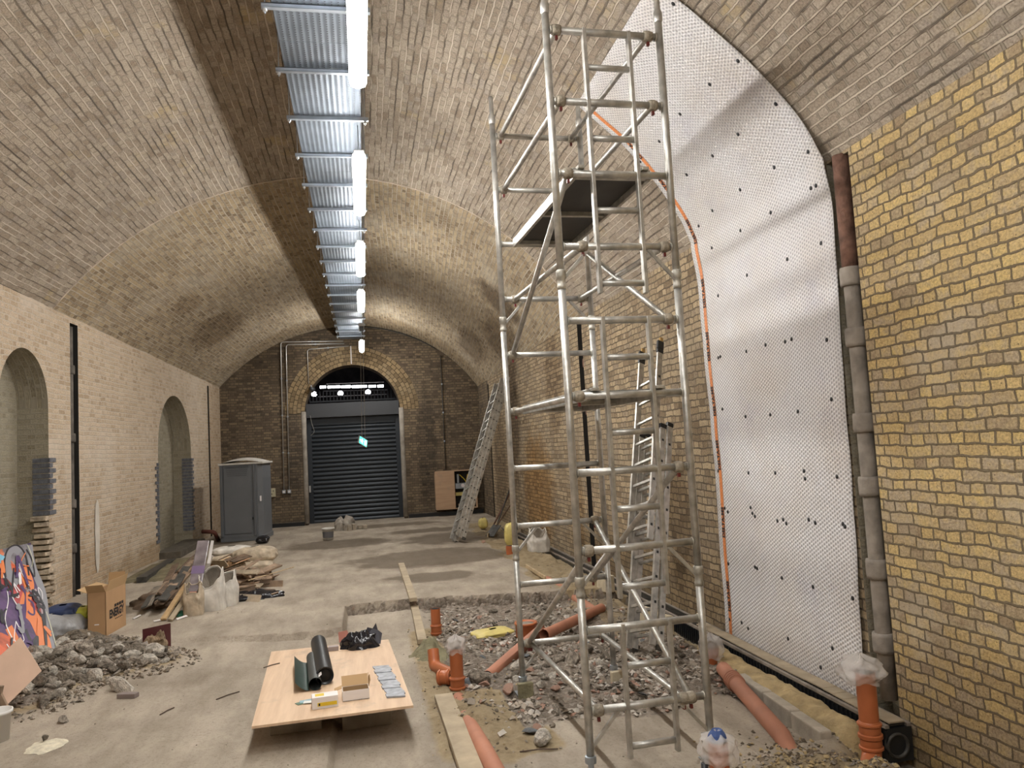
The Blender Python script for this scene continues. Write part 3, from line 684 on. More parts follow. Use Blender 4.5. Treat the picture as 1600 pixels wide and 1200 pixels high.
# ------------------------------------------------------------------ ladders
def ladder(foot, top, wdir, sections, label, width=.38, end_caps=None):
    """sections: (start, end, depth offset, width scale) along the slope in metres"""
    foot = V(foot); top = V(top); L = (top-foot).length; U_ = (top-foot).normalized(); Wd = V(wdir); Wd = (Wd-U_*Wd.dot(U_)).normalized(); N = Wd.cross(U_)
    if N.z < 0: N = -N
    t = thing('extension_ladder', tuple(foot), label, 'ladder')
    for i, (s0, s1, dn, wk) in enumerate(sections):
        for s_ in (-1, 1):
            c = foot+U_*((s0+s1)/2)+Wd*(s_*width/2*wk)+N*dn
            st_ = MB().box(c, (.026, s1-s0, .070), (Wd, U_, N)).build('stile', m_alu, t, bevel=.003)
            mb = MB(); q = s0+.16
            while q < s1-.1:
                mb.box(foot+U_*q+Wd*(s_*(width/2*wk+.0135))+N*dn, (.003, .026, .026), (Wd, U_, N)); q += .25
            mb.build('rung_plug', m_black, st_)
        q = s0+.16; mb = None
        while q < s1-.1:
            MB().box(foot+U_*q+N*dn, (width*wk-.02, .028, .028), (Wd, U_, N)).build('rung', m_alu, t, bevel=.002); q += .25
        if end_caps:
            for s_ in (-1, 1):
                MB().box(foot+U_*(s1+.0)+Wd*(s_*width/2*wk)+N*dn, (.036, .05, .085), (Wd, U_, N)).build('end_cap', m_black, t, bevel=.005)
    for s_ in (-1, 1): MB().box(foot+U_*.02+Wd*(s_*width/2)+N*sections[0][2], (.04, .05, .09), (Wd, U_, N)).build('rubber_foot', m_blackd, t, bevel=.005)
    return t, foot, U_, Wd, N
ladder((1.93, 16.45, .03), (3.40, 18.1, 3.55), (.17, -.985, 0), [(0, 4.15, 0, 1), (.02, 4.1, .075, .93), (.04, 4.05, .15, .86)], 'long triple aluminium ladder leaning across the back right corner in front of the wooden box')
tl, f_, U_, Wd, N = ladder((2.62, 7.30, -.07), (3.50, 8.55, 2.93), (.28, -.96, 0), [(0, 2.4, 0, 1), (.03, 2.36, .085, .93), (1.05, 3.30, .17, .86)], 'shorter three-part ladder leaning on the right wall behind the scaffold tower', end_caps=True)
for s_ in (-1, 1):
    MB().box(f_+U_*3.38+Wd*(s_*.163)+N*.17, (.04, .11, .09), (Wd, U_, N)).build('top_bumper', m_black, tl, bevel=.01)
    MB().box(f_+U_*3.46+Wd*(s_*.163)+N*.16, (.03, .06, .05), (Wd, U_, N)).build('bumper_pad', mat('tan_pad', (.42,.27,.1), .8), tl, bevel=.01)

# ------------------------------------------------------------------ dimpled membrane on the right wall
def memb(u, s_, off=.03):
    """u along the wall (y), s up the wall and on along the vault"""
    _, _, xr, zr, zc = sec(u)
    xc = (sec(u)[0]+xr)/2+.05; h2 = xr-xc; s2 = zc-zr; R = (h2*h2+s2*s2)/(2*s2); a2 = math.asin(h2/R)
    off = off+.014*nz(u*1.2, s_*.8, 3)+.012*nz(u*.6, s_*2.1, 8)
    if s_ <= zr: x, z, nx__, nz_ = xr, s_, -1, 0
    else:
        a = a2-(s_-zr)/R; x = xc+R*math.sin(a); z = zc-R+R*math.cos(a); nx__, nz_ = -math.sin(a), -math.cos(a)
        k = sm((s_-zr)/.4); nx__ = -1*(1-k)+nx__*k; nz_ *= k
    corner = .05*math.exp(-((s_-zr)/.25)**2)
    return V((x+nx__*(off+corner), u, z+nz_*off))
S_TOP = 6.05
def near_y(s_): return 5.37-.15*min(1, max(0, (s_+.1)/4.1)) if s_ < 4.07 else 5.22+.2*(s_-4.07)/1.9
def far_y(s_): return 7.64-.03*math.sin(s_*1.3)+.02*nz(s_, 3, 0, 2)
m_mem = bpy.data.materials.new('white_dimpled_membrane'); m_mem.use_nodes = True
nt = m_mem.node_tree; b = nt.nodes['Principled BSDF']
uvn = nt.nodes.new('ShaderNodeUVMap'); uvn.uv_map = 'UVMap'; sx_ = nt.nodes.new('ShaderNodeSeparateXYZ'); nt.links.new(uvn.outputs[0], sx_.inputs[0])
K = 2*PI/.030
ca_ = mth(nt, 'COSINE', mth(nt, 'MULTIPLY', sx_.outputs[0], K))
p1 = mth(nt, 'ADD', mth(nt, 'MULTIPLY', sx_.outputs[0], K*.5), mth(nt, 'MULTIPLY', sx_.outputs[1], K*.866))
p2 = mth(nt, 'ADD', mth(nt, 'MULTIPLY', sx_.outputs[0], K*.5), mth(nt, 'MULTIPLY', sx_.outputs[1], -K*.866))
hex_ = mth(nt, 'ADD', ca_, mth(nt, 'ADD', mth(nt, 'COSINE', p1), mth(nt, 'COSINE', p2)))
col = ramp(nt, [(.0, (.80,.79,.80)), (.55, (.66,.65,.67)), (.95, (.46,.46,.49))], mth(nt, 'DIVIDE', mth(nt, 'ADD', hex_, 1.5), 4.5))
col = mixc(nt, col, ramp(nt, [(.4, (1,1,1)), (.7, (.90,.84,.76))], texn(nt, uvn.outputs[0], 1.3, 5)), .7, 'MULTIPLY')
col = mixc(nt, col, ramp(nt, [(.55, (1,1,1)), (.75, (.78,.78,.86))], texn(nt, uvn.outputs[0], 2.1, 4)), .6, 'MULTIPLY')
nt.links.new(col, b.inputs['Base Color']); b.inputs['Roughness'].default_value = .5
bp = nt.nodes.new('ShaderNodeBump'); bp.inputs['Strength'].default_value = .6; bp.inputs['Distance'].default_value = .006
nt.links.new(mth(nt, 'MULTIPLY', hex_, -.5), bp.inputs['Height']); nt.links.new(bp.outputs['Normal'], b.inputs['Normal'])
mb = MB(); uv = []; nu, nv = 24, 90
for j in range(nv+1):
    s_ = -.12+(S_TOP+.12)*j/nv
    for i in range(nu+1):
        t_ = i/nu; u = near_y(s_)*(1-t_)+far_y(s_)*t_
        if s_ > 4.07 and t_ > .999: u += 0
        mb.v.append(memb(u, s_)); uv.append((u, s_))
for j in range(nv):
    for i in range(nu): mb.f.append([j*(nu+1)+i, j*(nu+1)+i+1, (j+1)*(nu+1)+i+1, (j+1)*(nu+1)+i]); mb.m.append(0)
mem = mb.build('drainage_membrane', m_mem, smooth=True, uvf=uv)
tag(mem, 'big white dimpled plastic membrane pinned over the right wall and up onto the vault', 'membrane')
sol = mem.modifiers.new('thickness', 'SOLIDIFY'); sol.thickness = .006
m_ora = mat('orange_print', (.85, .25, .08), .6, var=.5, vs=90)
def strip(ya, yb_, s0, s1, off, m_, name):
    mb = MB(); n_ = int((s1-s0)/.05)
    for j in range(n_+1):
        s_ = s0+(s1-s0)*j/n_; fy = far_y(s_)
        for k in (ya, (ya+yb_)/2, yb_): mb.v.append(memb(fy-k, s_, off))
    for j in range(n_):
        for k in range(2): mb.f.append([3*j+k, 3*j+k+1, 3*j+k+4, 3*j+k+3]); mb.m.append(0)
    o = mb.build(name, m_, mem, smooth=True); o['label'] = 'orange printed stripe'; return o
strip(.09, .152, -.05, S_TOP, .039, m_ora, 'printed_stripe')
def text_mesh(txt, size):
    cu = bpy.data.curves.new('t', 'FONT'); cu.body = txt; cu.size = size; cu.align_x = 'LEFT'; cu.resolution_u = 2; cu.offset = size*.045
    o = bpy.data.objects.new('t', cu); C.objects.link(o); dg = bpy.context.evaluated_depsgraph_get(); dg.update()
    me = bpy.data.meshes.new_from_object(o.evaluated_get(dg)); vs = [v.co.copy() for v in me.vertices]; fs = [list(p.vertices) for p in me.polygons]
    bpy.data.objects.remove(o); bpy.data.meshes.remove(me); bpy.data.curves.remove(cu); return vs, fs
tv, tf = text_mesh('DELTA-MS', .085)
for s0 in (.18, .93, 1.62, 2.18, 2.76, 3.33, 4.02, 4.62, 5.15):
    mb = MB(); mb.add([memb(far_y(s0+v.x*.8)-.147+v.y*.85, s0+v.x*.8, .043) for v in tv], tf)
    mb.build('printed_lettering', m_ink, mem)
# black fixing plugs
plug_px = [(1052,8),(1153,94),(1110,132),(1212,162),(1063,178),(1154,209),(1031,219),(1114,242),(1263,236),(1210,261),(1074,271),(1157,296),(1000,252),(1278,290),(1270,294),(1208,332),(1113,329),(1160,360),(1092,353),(1281,380),(1229,405),(1115,387),(1166,430),(1120,462),
 (1235,530),(1225,534),(1195,539),(1291,531),(1165,549),(1124,557),(1121,559),(1298,624),(1245,643),(1201,648),(1163,651),(1128,639),(1255,736),(1257,748),(1305,745),(1210,739),(1168,739),(1121,736),(1131,794),(1136,800),(1171,793),(1174,802),(1178,807),(1213,814),(1222,812),(1227,818),(1262,812),(1272,817),(1314,819),(1317,823),(1138,881),(1179,886),(1182,888),(1221,903),(1270,917),(1331,935),(1139,968),(1158,973),(1168,982),(1230,998),(1300,1013),(1281,1043)]
def wall_hit(px, py):
    p = at(px, py, 0, 3.605)
    if p.z <= 4.05: return p.y, p.z
    best = None; o = V((0, 0, CAM_H)); d = (p-o).normalized()
    for k in range(200):
        s_ = 4.05+k*.012
        q = memb(6.2, s_); tt = q.x/d.x; yy = d.y*tt; zz = CAM_H+d.z*tt; e = abs(zz-q.z)
        if best is None or e < best[0]: best = (e, yy, s_)
    return best[1], best[2]
for px, py in plug_px:
    y_, s_ = wall_hit(px, py)
    c = memb(y_, s_, .034); nrm = (memb(y_, s_, .05)-memb(y_, s_, .03)).normalized(); X_ = V((0, 1, 0)); Y_ = nrm.cross(X_)
    MB().lathe(c, [(.019, 0), (.018, .006), (.007, .011), (0, .011)], 8, ax=(X_, Y_, nrm)).build('fixing_plug', m_black, mem)

# ------------------------------------------------------------------ drain channel and kerb along the right wall
def run(name, ya, yb_, label):
    t = thing(name, (3.5, ya, -.3), label, 'drain channel')
    n_ = 40; f = lambda y: sec(y)[2]
    mb = MB(); mg = MB(); mr = MB()
    for k in range(n_):
        a, b_ = ya+(yb_-ya)*k/n_, ya+(yb_-ya)*(k+1)/n_
        pr = lambda y: [(f(y)-.22, y, -.30), (f(y)-.22, y, -.075), (f(y)-.03, y, -.075), (f(y)-.03, y, -.30)]
        mb.add(pr(a)+pr(b_), [(0,1,5,4),(1,2,6,5),(2,3,7,6)]+([(0,3,2,1)] if k == 0 else []))
        for xo in (.215, .05): mg.box(((f(a)+f(b_))/2-xo, (a+b_)/2, -.062), (.03, b_-a+.002, .022))
    mb.build('channel_body', m_black, t); mg.build('grating_rim', m_dwood if False else m_gpipe, t)
    y = ya; mr = MB(); 
    while y < min(yb_, 10): mr.box((f(y)-.225, y, -.16), (.014, .014, .15)); y += .055
    mr.build('moulded_ribs', m_black, t); mb = MB(); y = ya+.03
    while y < min(yb_, 12): mb.box((f(y)-.13, y, -.062), (.14, .018, .012)); y += .04
    mb.build('grating_bars', m_blackd, t)
    MB().lathe((3.50, ya-.002, -.19), [(.0, .02), (.062, .02), (.066, .0), (.072, -.015), (.085, -.015), (.085, .02)], 20, ax=(V((1,0,0)), V((0,0,1)), V((0,1,0)))).build('outlet_ring', m_blackd, t, True)
    return t
run('drain_channel', 4.88, 19.5, 'long black drain channel with a grating running along the foot of the right wall')
# shuttering board lying along the membrane foot
mb = MB()
for k in range(24):
    y = 4.95+k*.13; 
    mb.box((3.515+.01*nz(y, 1, 0, 3), y, -.040+.012*nz(y, 0, 0, 2)), (.12, .132, .010))
tag(mb.build('timber_batten', m_dwood), 'dusty thin timber strip lying on the channel under the white membrane', 'timber')
for i, (ya, yb_, lab) in enumerate(((5.02, 5.44, 'pale kerb block nearest the bagged elbow pipe'), (5.46, 5.90, 'middle pale kerb block beside the sand strip'), (5.92, 6.42, 'pale kerb block farthest from the bagged elbow pipe'))):
    x = 3.07+.03*i; tag(MB().box((x, (ya+yb_)/2, -.19), (.09, yb_-ya, .20), (V((1, -.05, 0)).normalized(), V((.05, 1, 0)).normalized(), V((0,0,1)))).build('kerb_block', m_kerb, bevel=.012), lab, 'kerb block', 'kerb blocks by the sand strip')
mb = MB()
def sandf(u, v):
    y = 4.86+u*2.44; x = 3.12+v*.30+.02*nz(y, v, 0, 4)
    return V((x, y, -.065-.05*abs(v-.45)**1.2*2+.035*nz(x*6, y*4, 1)+.02*nz(x*18, y*14, 1)-.12*sm((v-.8)/.2)-.12*sm((.08-v)/.08)-.25*sm((.05-u)/.05)))
mb.grid(sandf, 110, 22); tag(mb.build('sand_bed', m_sand, smooth=True), 'strip of damp yellow sand between the kerb blocks and the black channel', 'sand', kind='stuff')
for (y, sx_, lab) in ((8.15, .0, 'cream concrete block standing right of the ladder foot by the channel'), (8.5, -.02, 'cream concrete block just behind the first by the ladder'), (10.2, .02, 'cream concrete block by the channel behind the scaffold tower')):
    x = 3.12+sx_; tag(MB().box((x, y, ground(x, y)+.07), (.12, .26, .22), (V((.95, .3, 0)).normalized(), V((-.3, .95, 0)).normalized(), V((0,0,1)))).build('concrete_block', m_block, bevel=.01), lab, 'block', 'cream blocks along the channel')

# ------------------------------------------------------------------ underground pipework
def G(px, py, it=4):
    z = -.08
    for _ in range(it):
        p = at(px, py, 2, z); z = ground(p.x, p.y)
    return at(px, py, 2, z)
def bag_mesh(c, r, h, seed, flare=1.4, gather=True):
    mb = MB(); rn = random.Random(seed); nu, nv = 36, 14; c = V(c)
    def f(u, v):
        a = 2*PI*u; rr = r*1.12*(1+(flare-1)*(1-v*.5)*math.sin(PI*min(1, v*1.0+.12))**.7) if v < .85 else r*(.6*(1-v)/.15+.12)
        rr *= 1+.22*nz(math.cos(a)*2.3+seed, math.sin(a)*2.3, v*4)+.05*math.sin(a*7+seed+v*9)+.10*nz(math.cos(a)*6+seed, math.sin(a)*6, v*5)
        z = h*v+.012*math.sin(a*5+seed)
        return c+V((rr*math.cos(a), rr*math.sin(a), z))
    mb.grid(f, nu, nv); return mb
def pipe_thing(label, pts, r, m_, name='sewer_pipe', sockets=(), bend=False, bag=None, rag=False, group=None):
    P_ = [V(p) for p in pts]
    t = thing(name, tuple(P_[0]), label, 'pipe', group)
    path = fillet(P_, .16, 8) if bend else P_
    mb = MB(); mb.tube(path, r, 24, caps=False); n_ = len(path)
    mb.tube([P_[-1]-(path[-1]-path[-2]).normalized()*.001, P_[-1]-(path[-1]-path[-2]).normalized()*.10], r*.86, 24, mi=1)
    mb.build('pipe_body', [m_, m_dark], t, True)
    for q, d in sockets:
        q = V(q); d = V(d).normalized(); X_ = d.orthogonal().normalized(); Y_ = d.cross(X_)
        MB().lathe(q, [(r*.99, -.065), (r*1.09, -.06), (r*1.09, .05), (r*.99, .055)], 28, ax=(X_, Y_, d)).build('socket_sleeve', m_, t, True)
        for zz in (.035, -.045): MB().lathe(q, [(r*1.08, zz-.012), (r*1.24, zz-.006), (r*1.24, zz+.006), (r*1.08, zz+.012)], 28, ax=(X_, Y_, d)).build('socket_ring', m_, t)
    if bag:
        tg = bag_mesh(*bag).build('knotted_bag_sleeve', m_clear, t, True); tg['label'] = 'clear plastic bag pulled over the open pipe end'
    if rag: MB().lathe(P_[-1]+V((0, 0, .02)), [(.0, .03), (.03, .045), (.05, .02), (.06, -.01)], 9).build('blue_rag', m_cyan, t)
    return t
# stub, bend and bagged riser left of the tower
p = G(682, 992); pipe_thing('short plain terracotta pipe stub standing behind the bagged riser pipe', [p+V((0, 0, -.12)), p+V((0, 0, .0)), p+V((0, 0, .30))], .056, m_terra, sockets=[(p+V((0, 0, .07)), (0, 0, 1))])
q = at(715, 1074, 2, -.09); q2 = at(690, 1030, 2, .0)
pipe_thing('terracotta riser pipe with a clear bag on top beside the plywood table', [q+V((0, 0, -.05)), q+V((0, 0, .2)), q+V((-.0, .0, .34))], .058, m_terra, sockets=[(q+V((0, 0, .045)), (0, 0, 1))], bag=(q+V((-.0, 0, .30)), .055, .15, 3, 1.5))
e0 = q2+V((-.06, .12, -.12))
pipe_thing('curved terracotta pipe bend between the mortar lump and the bagged riser', [e0+V((0, .1, .16)), e0+V((0, .02, .02)), V((q.x-.0, q.y+.13, e0.z+.09))], .056, m_terra, bend=True, sockets=[(V((q.x-.09, q.y+.18, e0.z+.075)), (1, -.5, .1))])
p = G(668, 1025)
mb = MB(); mb.grid(lambda u, v: p+V(((u-.5)*.42, (v-.5)*.6, .20*math.exp(-((u-.55)*2.9)**2-((v-.5)*2.8)**2)*(1+.4*nz(u*5, v*5, 2))-.02+.03*nz(u*9, v*9, 4))), 26, 26)
tag(mb.build('mortar_mound', m_mort, smooth=True), 'lump of green-grey mortar haunching around the small pipe stub and bend', 'mortar', kind='stuff')
# slanting pipe under the tower, its socket cap and the long one beyond
a = at(770, 1032, 2, -.05); b_ = at(845, 985, 2, .0)
a = V(a)-(b_-a).normalized()*.10+V((0, 0, -.12)); pipe_thing('dusty terracotta pipe slanting out of the rubble left of the tower leg', [at(850, 982, 2, .02), b_, a], .06, m_terrad)
a = at(850, 992, 2, .02); b_ = at(940, 950, 2, -.02)
pipe_thing('terracotta pipe end rising under the tower towards the right wall', [a, (V(a)+V(b_))/2, b_], .055, m_terrad)
p = at(822, 982, 2, -.02)
t = thing('inspection_cover', tuple(p), 'round terracotta inspection cap sunk in the rubble beside the tower leg', 'pipe cap')
MB().lathe(p, [(.0, .045), (.10, .045), (.105, .07), (.125, .072), (.128, .05), (.118, .045), (.115, -.08)], 26).build('cap_ring', m_terra, t, True)
MB().lathe(p+V((0, 0, .047)), [(0, .012), (.09, .01), (.098, 0)], 20).build('dusty_lid', m_stone, t, True)
a = at(855, 906, 2, -.05); b_ = at(955, 972, 2, -.16)
pipe_thing('long dusty terracotta pipe crossing the rubble behind the tower', [a, (a+b_)/2, b_], .058, m_terrad)
tag(MB().bar(at(822, 884, 2, .0), at(852, 903, 2, .02), .05, .025).build('timber_offcut', m_wood), 'small pale timber offcut lying at the far end of the long pipe', 'timber')
# front pipe half buried, and the right-hand runs
a = at(727, 1118, 2, -.08); b_ = at(790, 1235, 2, -.06)
pipe_thing('big terracotta pipe running out of the bottom edge beside the dusty plank', [a+(b_-a)*-.02+V((0,0,-.03)), (a+b_)/2, b_], .062, m_terrad)
a = at(716, 1092, 2, -.115); b_ = at(732, 1118, 2, -.11)
pipe_thing('exposed patch of a buried terracotta pipe under soil behind the front pipe', [a, (a+b_)/2, b_], .055, m_terrad)
a = at(1130, 1045, 2, -.07); b_ = at(1222, 1150, 2, -.10); d = (b_-a).normalized()
pipe_thing('dusty terracotta pipe with a socket lying between the concrete and the sand', [a, b_, b_+d*.3+V((0,0,-.12))], .062, m_terrad, sockets=[(a+d*.32, -d), (a+d*.36, -d)])
# elbow riser at the near right
T_ = at(1347, 1050, 1, 4.72); B_ = V((T_.x+.02, 4.72, -.12))
pipe_thing('tall terracotta elbow pipe with a bag on top in front of the membrane corner', [B_+V((-.14, -.13, -.10)), B_+V((0, 0, -.05)), B_+V((0, 0, .12)), V((B_.x, B_.y, T_.z))], .062, m_terra, bend=True, sockets=[(B_+V((0, 0, .13)), (0, 0, 1)), (B_+V((0, 0, .06)), (0, 0, 1))], bag=(V((B_.x-.03, B_.y, T_.z-.05)), .075, .17, 5, 1.9))
p = at(1123, 1230, 2, .0); p = V((p.x+.05, 4.38, -.1)); p = at(1122, 1170, 1, 4.36)
pipe_thing('bagged terracotta pipe end at the bottom edge with a blue rag inside', [V((p.x, p.y, -.25)), V((p.x, p.y, p.z-.1)), V((p.x, p.y, p.z+.045))], .058, m_terra, bag=(V((p.x, p.y, p.z-.07)), .078, .17, 9, 1.35), rag=True)
tag(MB().tube([(p.x-.10, p.y-.02, -.25), (p.x-.10, p.y-.02, p.z-.06)], .02, 10).build('black_conduit_stub', m_black, smooth=True), 'black conduit stub beside the bagged pipe at the bottom edge', 'pipe')
p = G(1113, 1035); pipe_thing('bagged terracotta pipe stub at the foot of the membrane far corner', [p+V((0, 0, -.1)), p+V((0, 0, .05)), p+V((0, 0, .14))], .066, m_terra, bag=(p+V((0, 0, .05)), .085, .21, 12, 1.25))
p = G(797, 868); pipe_thing('distant terracotta pipe stub wrapped in a sack beyond the tower', [p+V((0, 0, -.1)), p+V((0, 0, .08)), p+V((0, 0, .18))], .07, m_terra)
def sack(name, c, w_, d_, h, m_, label, cat='sack', seed=1, group=None, open_=False, ang=0, m2=None):
    """soft bag: squarish plan, creased sides; an open one is cut low at the front so its dark filling shows"""
    c = V(c); ca_, sa_ = math.cos(ang), math.sin(ang)
    def f(u, v):
        a = 2*PI*u; sq = lambda t: math.copysign(abs(t)**.5, t)
        k = max(.02, (1-abs(2*v-1)**2.6))**.42 if not open_ else (.92+.10*math.sin(PI*v)-.16*v)
        x = w_/2*sq(math.cos(a))*k; y = d_/2*sq(math.sin(a))*k
        q = 1+.10*nz(math.cos(a)*1.5+seed*3, math.sin(a)*1.5, v*2.5+seed)+.07*nz(math.cos(a)*5+seed, math.sin(a)*5, v*3)+.045*nz(math.cos(a)*11+seed, math.sin(a)*11, v*6)
        x *= q; y *= q; z = h*v*(1+.10*nz(x*5+seed, y*5, 1))
        if open_: z *= 1-.34*max(0, -math.sin(a))**1.5*sm((v-.3)/.7)+.06*math.sin(a*5+seed)*v
        x, y = x*ca_-y*sa_, x*sa_+y*ca_
        return c+V((x, y, z))
    mb = MB(); mb.grid(f, 64, 26)
    if open_:
        mb.grid(lambda u, v: c+V(((f(u, 1)-c).x*.96*(1-v), (f(u, 1)-c).y*.96*(1-v), ((f(u, 1)-c).z-.02)*(1-v)+h*.50*v+.02*nz(u*9, v*6))), 40, 4, mi=1)
    o = tag(mb.build(name, [m_, m2 or m_stone2], smooth=True), label, cat, group)
    if open_:
        o2 = MB().tube([f(k/40, 1) for k in range(41)], .008, 6, caps=False).build('rolled_rim', m_, o, True)
    return o
sack('paper_sack', G(797, 858)+V((0, -.12, .06)), .22, .2, .46, m_bagy, 'upright yellow and navy sack pulled over the distant pipe stub', seed=4)
s_ = sack('paper_sack', G(842, 862), .42, .3, .42, m_bagw, 'open white and yellow sack slumped by the drain channel behind the tower', seed=6, open_=True)
sack('paper_sack', G(815, 838)+V((-.12, 0, 0)), .25, .2, .32, m_bagc, 'small crumpled sack against the right wall between the two taller sacks', seed=8)
sack('cement_bag', G(770, 992)+V((0, 0, -.02)), .46, .34, .09, m_bagy, 'flattened yellow and white empty bag lying on the rubble left of the tower', 'bag', seed=11, ang=.3)
mb = MB()
pp = G(768, 985)
for k in range(12): mb.box(pp+V((-.10+.028*k, -.05+.012*k, .085+.006*math.sin(k))), (.016, .03, .006))
tag(mb.build('printed_flap', m_ink), 'black printing on the fold of the yellow bag in the rubble', 'bag flap')

# timbers on the floor ------------------------------------------------------
def plank(a, b_, w_, t_, m_, label, name='timber_plank', side=(1, 0, 0), lift=0, cat='timber', group=None):
    a = V(a); b_ = V(b_)
    return tag(MB().bar(a+V((0, 0, t_/2+lift)), b_+V((0, 0, t_/2+lift)), w_, t_, side).build(name, m_, bevel=.004), label, cat, group)
a = at(627, 884, 2, 0); b_ = at(646, 940, 2, 0); plank(a, b_, .10, .05, m_dwood, 'pale timber lying on the higher slab edge, end pointing at the rubble')
a = at(648, 952, 2, -.12); b_ = at(660, 1006, 2, -.10); plank(a, b_, .10, .05, m_dwood, 'pale timber in line with the first one, just below the slab step')
a = at(693, 1093, 2, -.10); b_ = at(742, 1225, 2, -.10); plank(a, b_, .15, .05, m_dwood, 'wide dusty plank running off the bottom edge beside the front pipe')
m_rebar = mat('thin_rusty_rod', (.09, .06, .045), .8)
for i, (q0, q1, lab) in enumerate((((338, 1094), (374, 1082), 'thin dark stick on the floor left of the plywood table'), ((250, 1118), (272, 1107), 'thin dark twig on the floor right of the rubble heap'), ((812, 1176), (872, 1172), 'thin wire bent on the concrete in front of the slate fragment'))):
    a, b_ = G(*q0), G(*q1); tag(MB().tube([a+V((0, 0, .006)), (a+b_)/2+V((0, .01, .01)), b_+V((0, 0, .008))], .005, 6).build('stick', m_rebar), lab, 'stick')

# plywood board on blocks with its things ------------------------------------
TP = .13
c4 = [at(393, 1135, 2, TP), at(646, 1102, 2, TP), at(607, 999, 2, TP), at(424, 1018, 2, TP)]
cen = sum(c4, V())/4
t = thing('plywood_table', tuple(cen-V((0, 0, TP+.06))), 'square plywood board raised on blocks as a low work table in the foreground', 'table')
MB().prism([p-V((0, 0, .018)) for p in c4], (0, 0, .018)).build('board', m_ply, t)
ex = (c4[1]-c4[0]).normalized(); ey = (c4[3]-c4[0]).normalized(); ey = (ey-ex*ey.dot(ex)).normalized()
for u, v in ((.25, .22), (.72, .25), (.3, .8), (.72, .78)):
    p = c4[0]*(1-u)*(1-v)+c4[1]*u*(1-v)+c4[2]*u*v+c4[3]*(1-u)*v; g = ground(p.x, p.y)
    MB().box((p.x, p.y, (TP-.018+g)/2), (.38, .2, TP-.018-g), (ex, ey, V((0, 0, 1)))).build('support_block', m_conc, t, bevel=.008)
Z_ = V((0, 0, 1))
def onb(px, py): return at(px, py, 2, TP+.001)
# black membrane roll lying along the board
a = onb(508, 1070); b_ = onb(498, 1016); d = (a-b_).normalized(); r = .072
t = thing('membrane_roll', tuple(b_), 'thick roll of black membrane lying on the plywood board', 'roll')
X_ = d.cross(Z_).normalized(); mb = MB()
mb.tube([b_+Z_*r, (a+b_)/2+Z_*r, a+Z_*r], r, 26, caps=False); mb.lathe(a+Z_*r, [(r, 0), (r-.012, -.002), (r-.02, -.03)], 26, ax=(X_, Z_, d)); mb.lathe(b_+Z_*r, [(r, 0), (.03, .004)], 26, ax=(X_, Z_, d)); mb.build('rolled_sheet', m_black, t, True)
MB().tube([a+Z_*r-d*.02, a+Z_*r-d*.3], r-.014, 20).build('inner_core', m_dark, t, True)
# dark green felt roll and its unrolled flap
a = onb(493, 1079); b_ = onb(488, 1036); d = (a-b_).normalized(); r = .05; X_ = d.cross(Z_).normalized()
if X_.x > 0: X_ = -X_
t = thing('felt_roll', tuple(a), 'dark green felt roll with a white label, partly unrolled to the left', 'roll')
mb = MB(); mb.tube([b_+Z_*r, (a+b_)/2+Z_*r, a+Z_*r], r, 24, caps=False); mb.build('rolled_felt', mat('grey_green_felt', (.06,.065,.062), .5), t, True)
MB().lathe(b_+Z_*r, [(.024, 0), (.036, .004), (.036, -.004), (.024, -.03)], 20, ax=(X_, Z_, d)).build('card_core', m_white, t, True)
MB().grid(lambda u, v: b_+(a-b_)*v+X_*(r*.9+.11*u)+Z_*(.01+.075*u*u+.01*math.sin(v*6)), 8, 6).build('unrolled_flap', m_greenk, t, True)
MB().box(a-d*.09+Z_*(r+.0)+(-X_*.6+Z_*.8).normalized()*(r+.001), (.055, .10, .002), (V((.8, 0, .6)).normalized(), d, (-X_*.6+Z_*.8).normalized())).build('label_sticker', m_white, t)
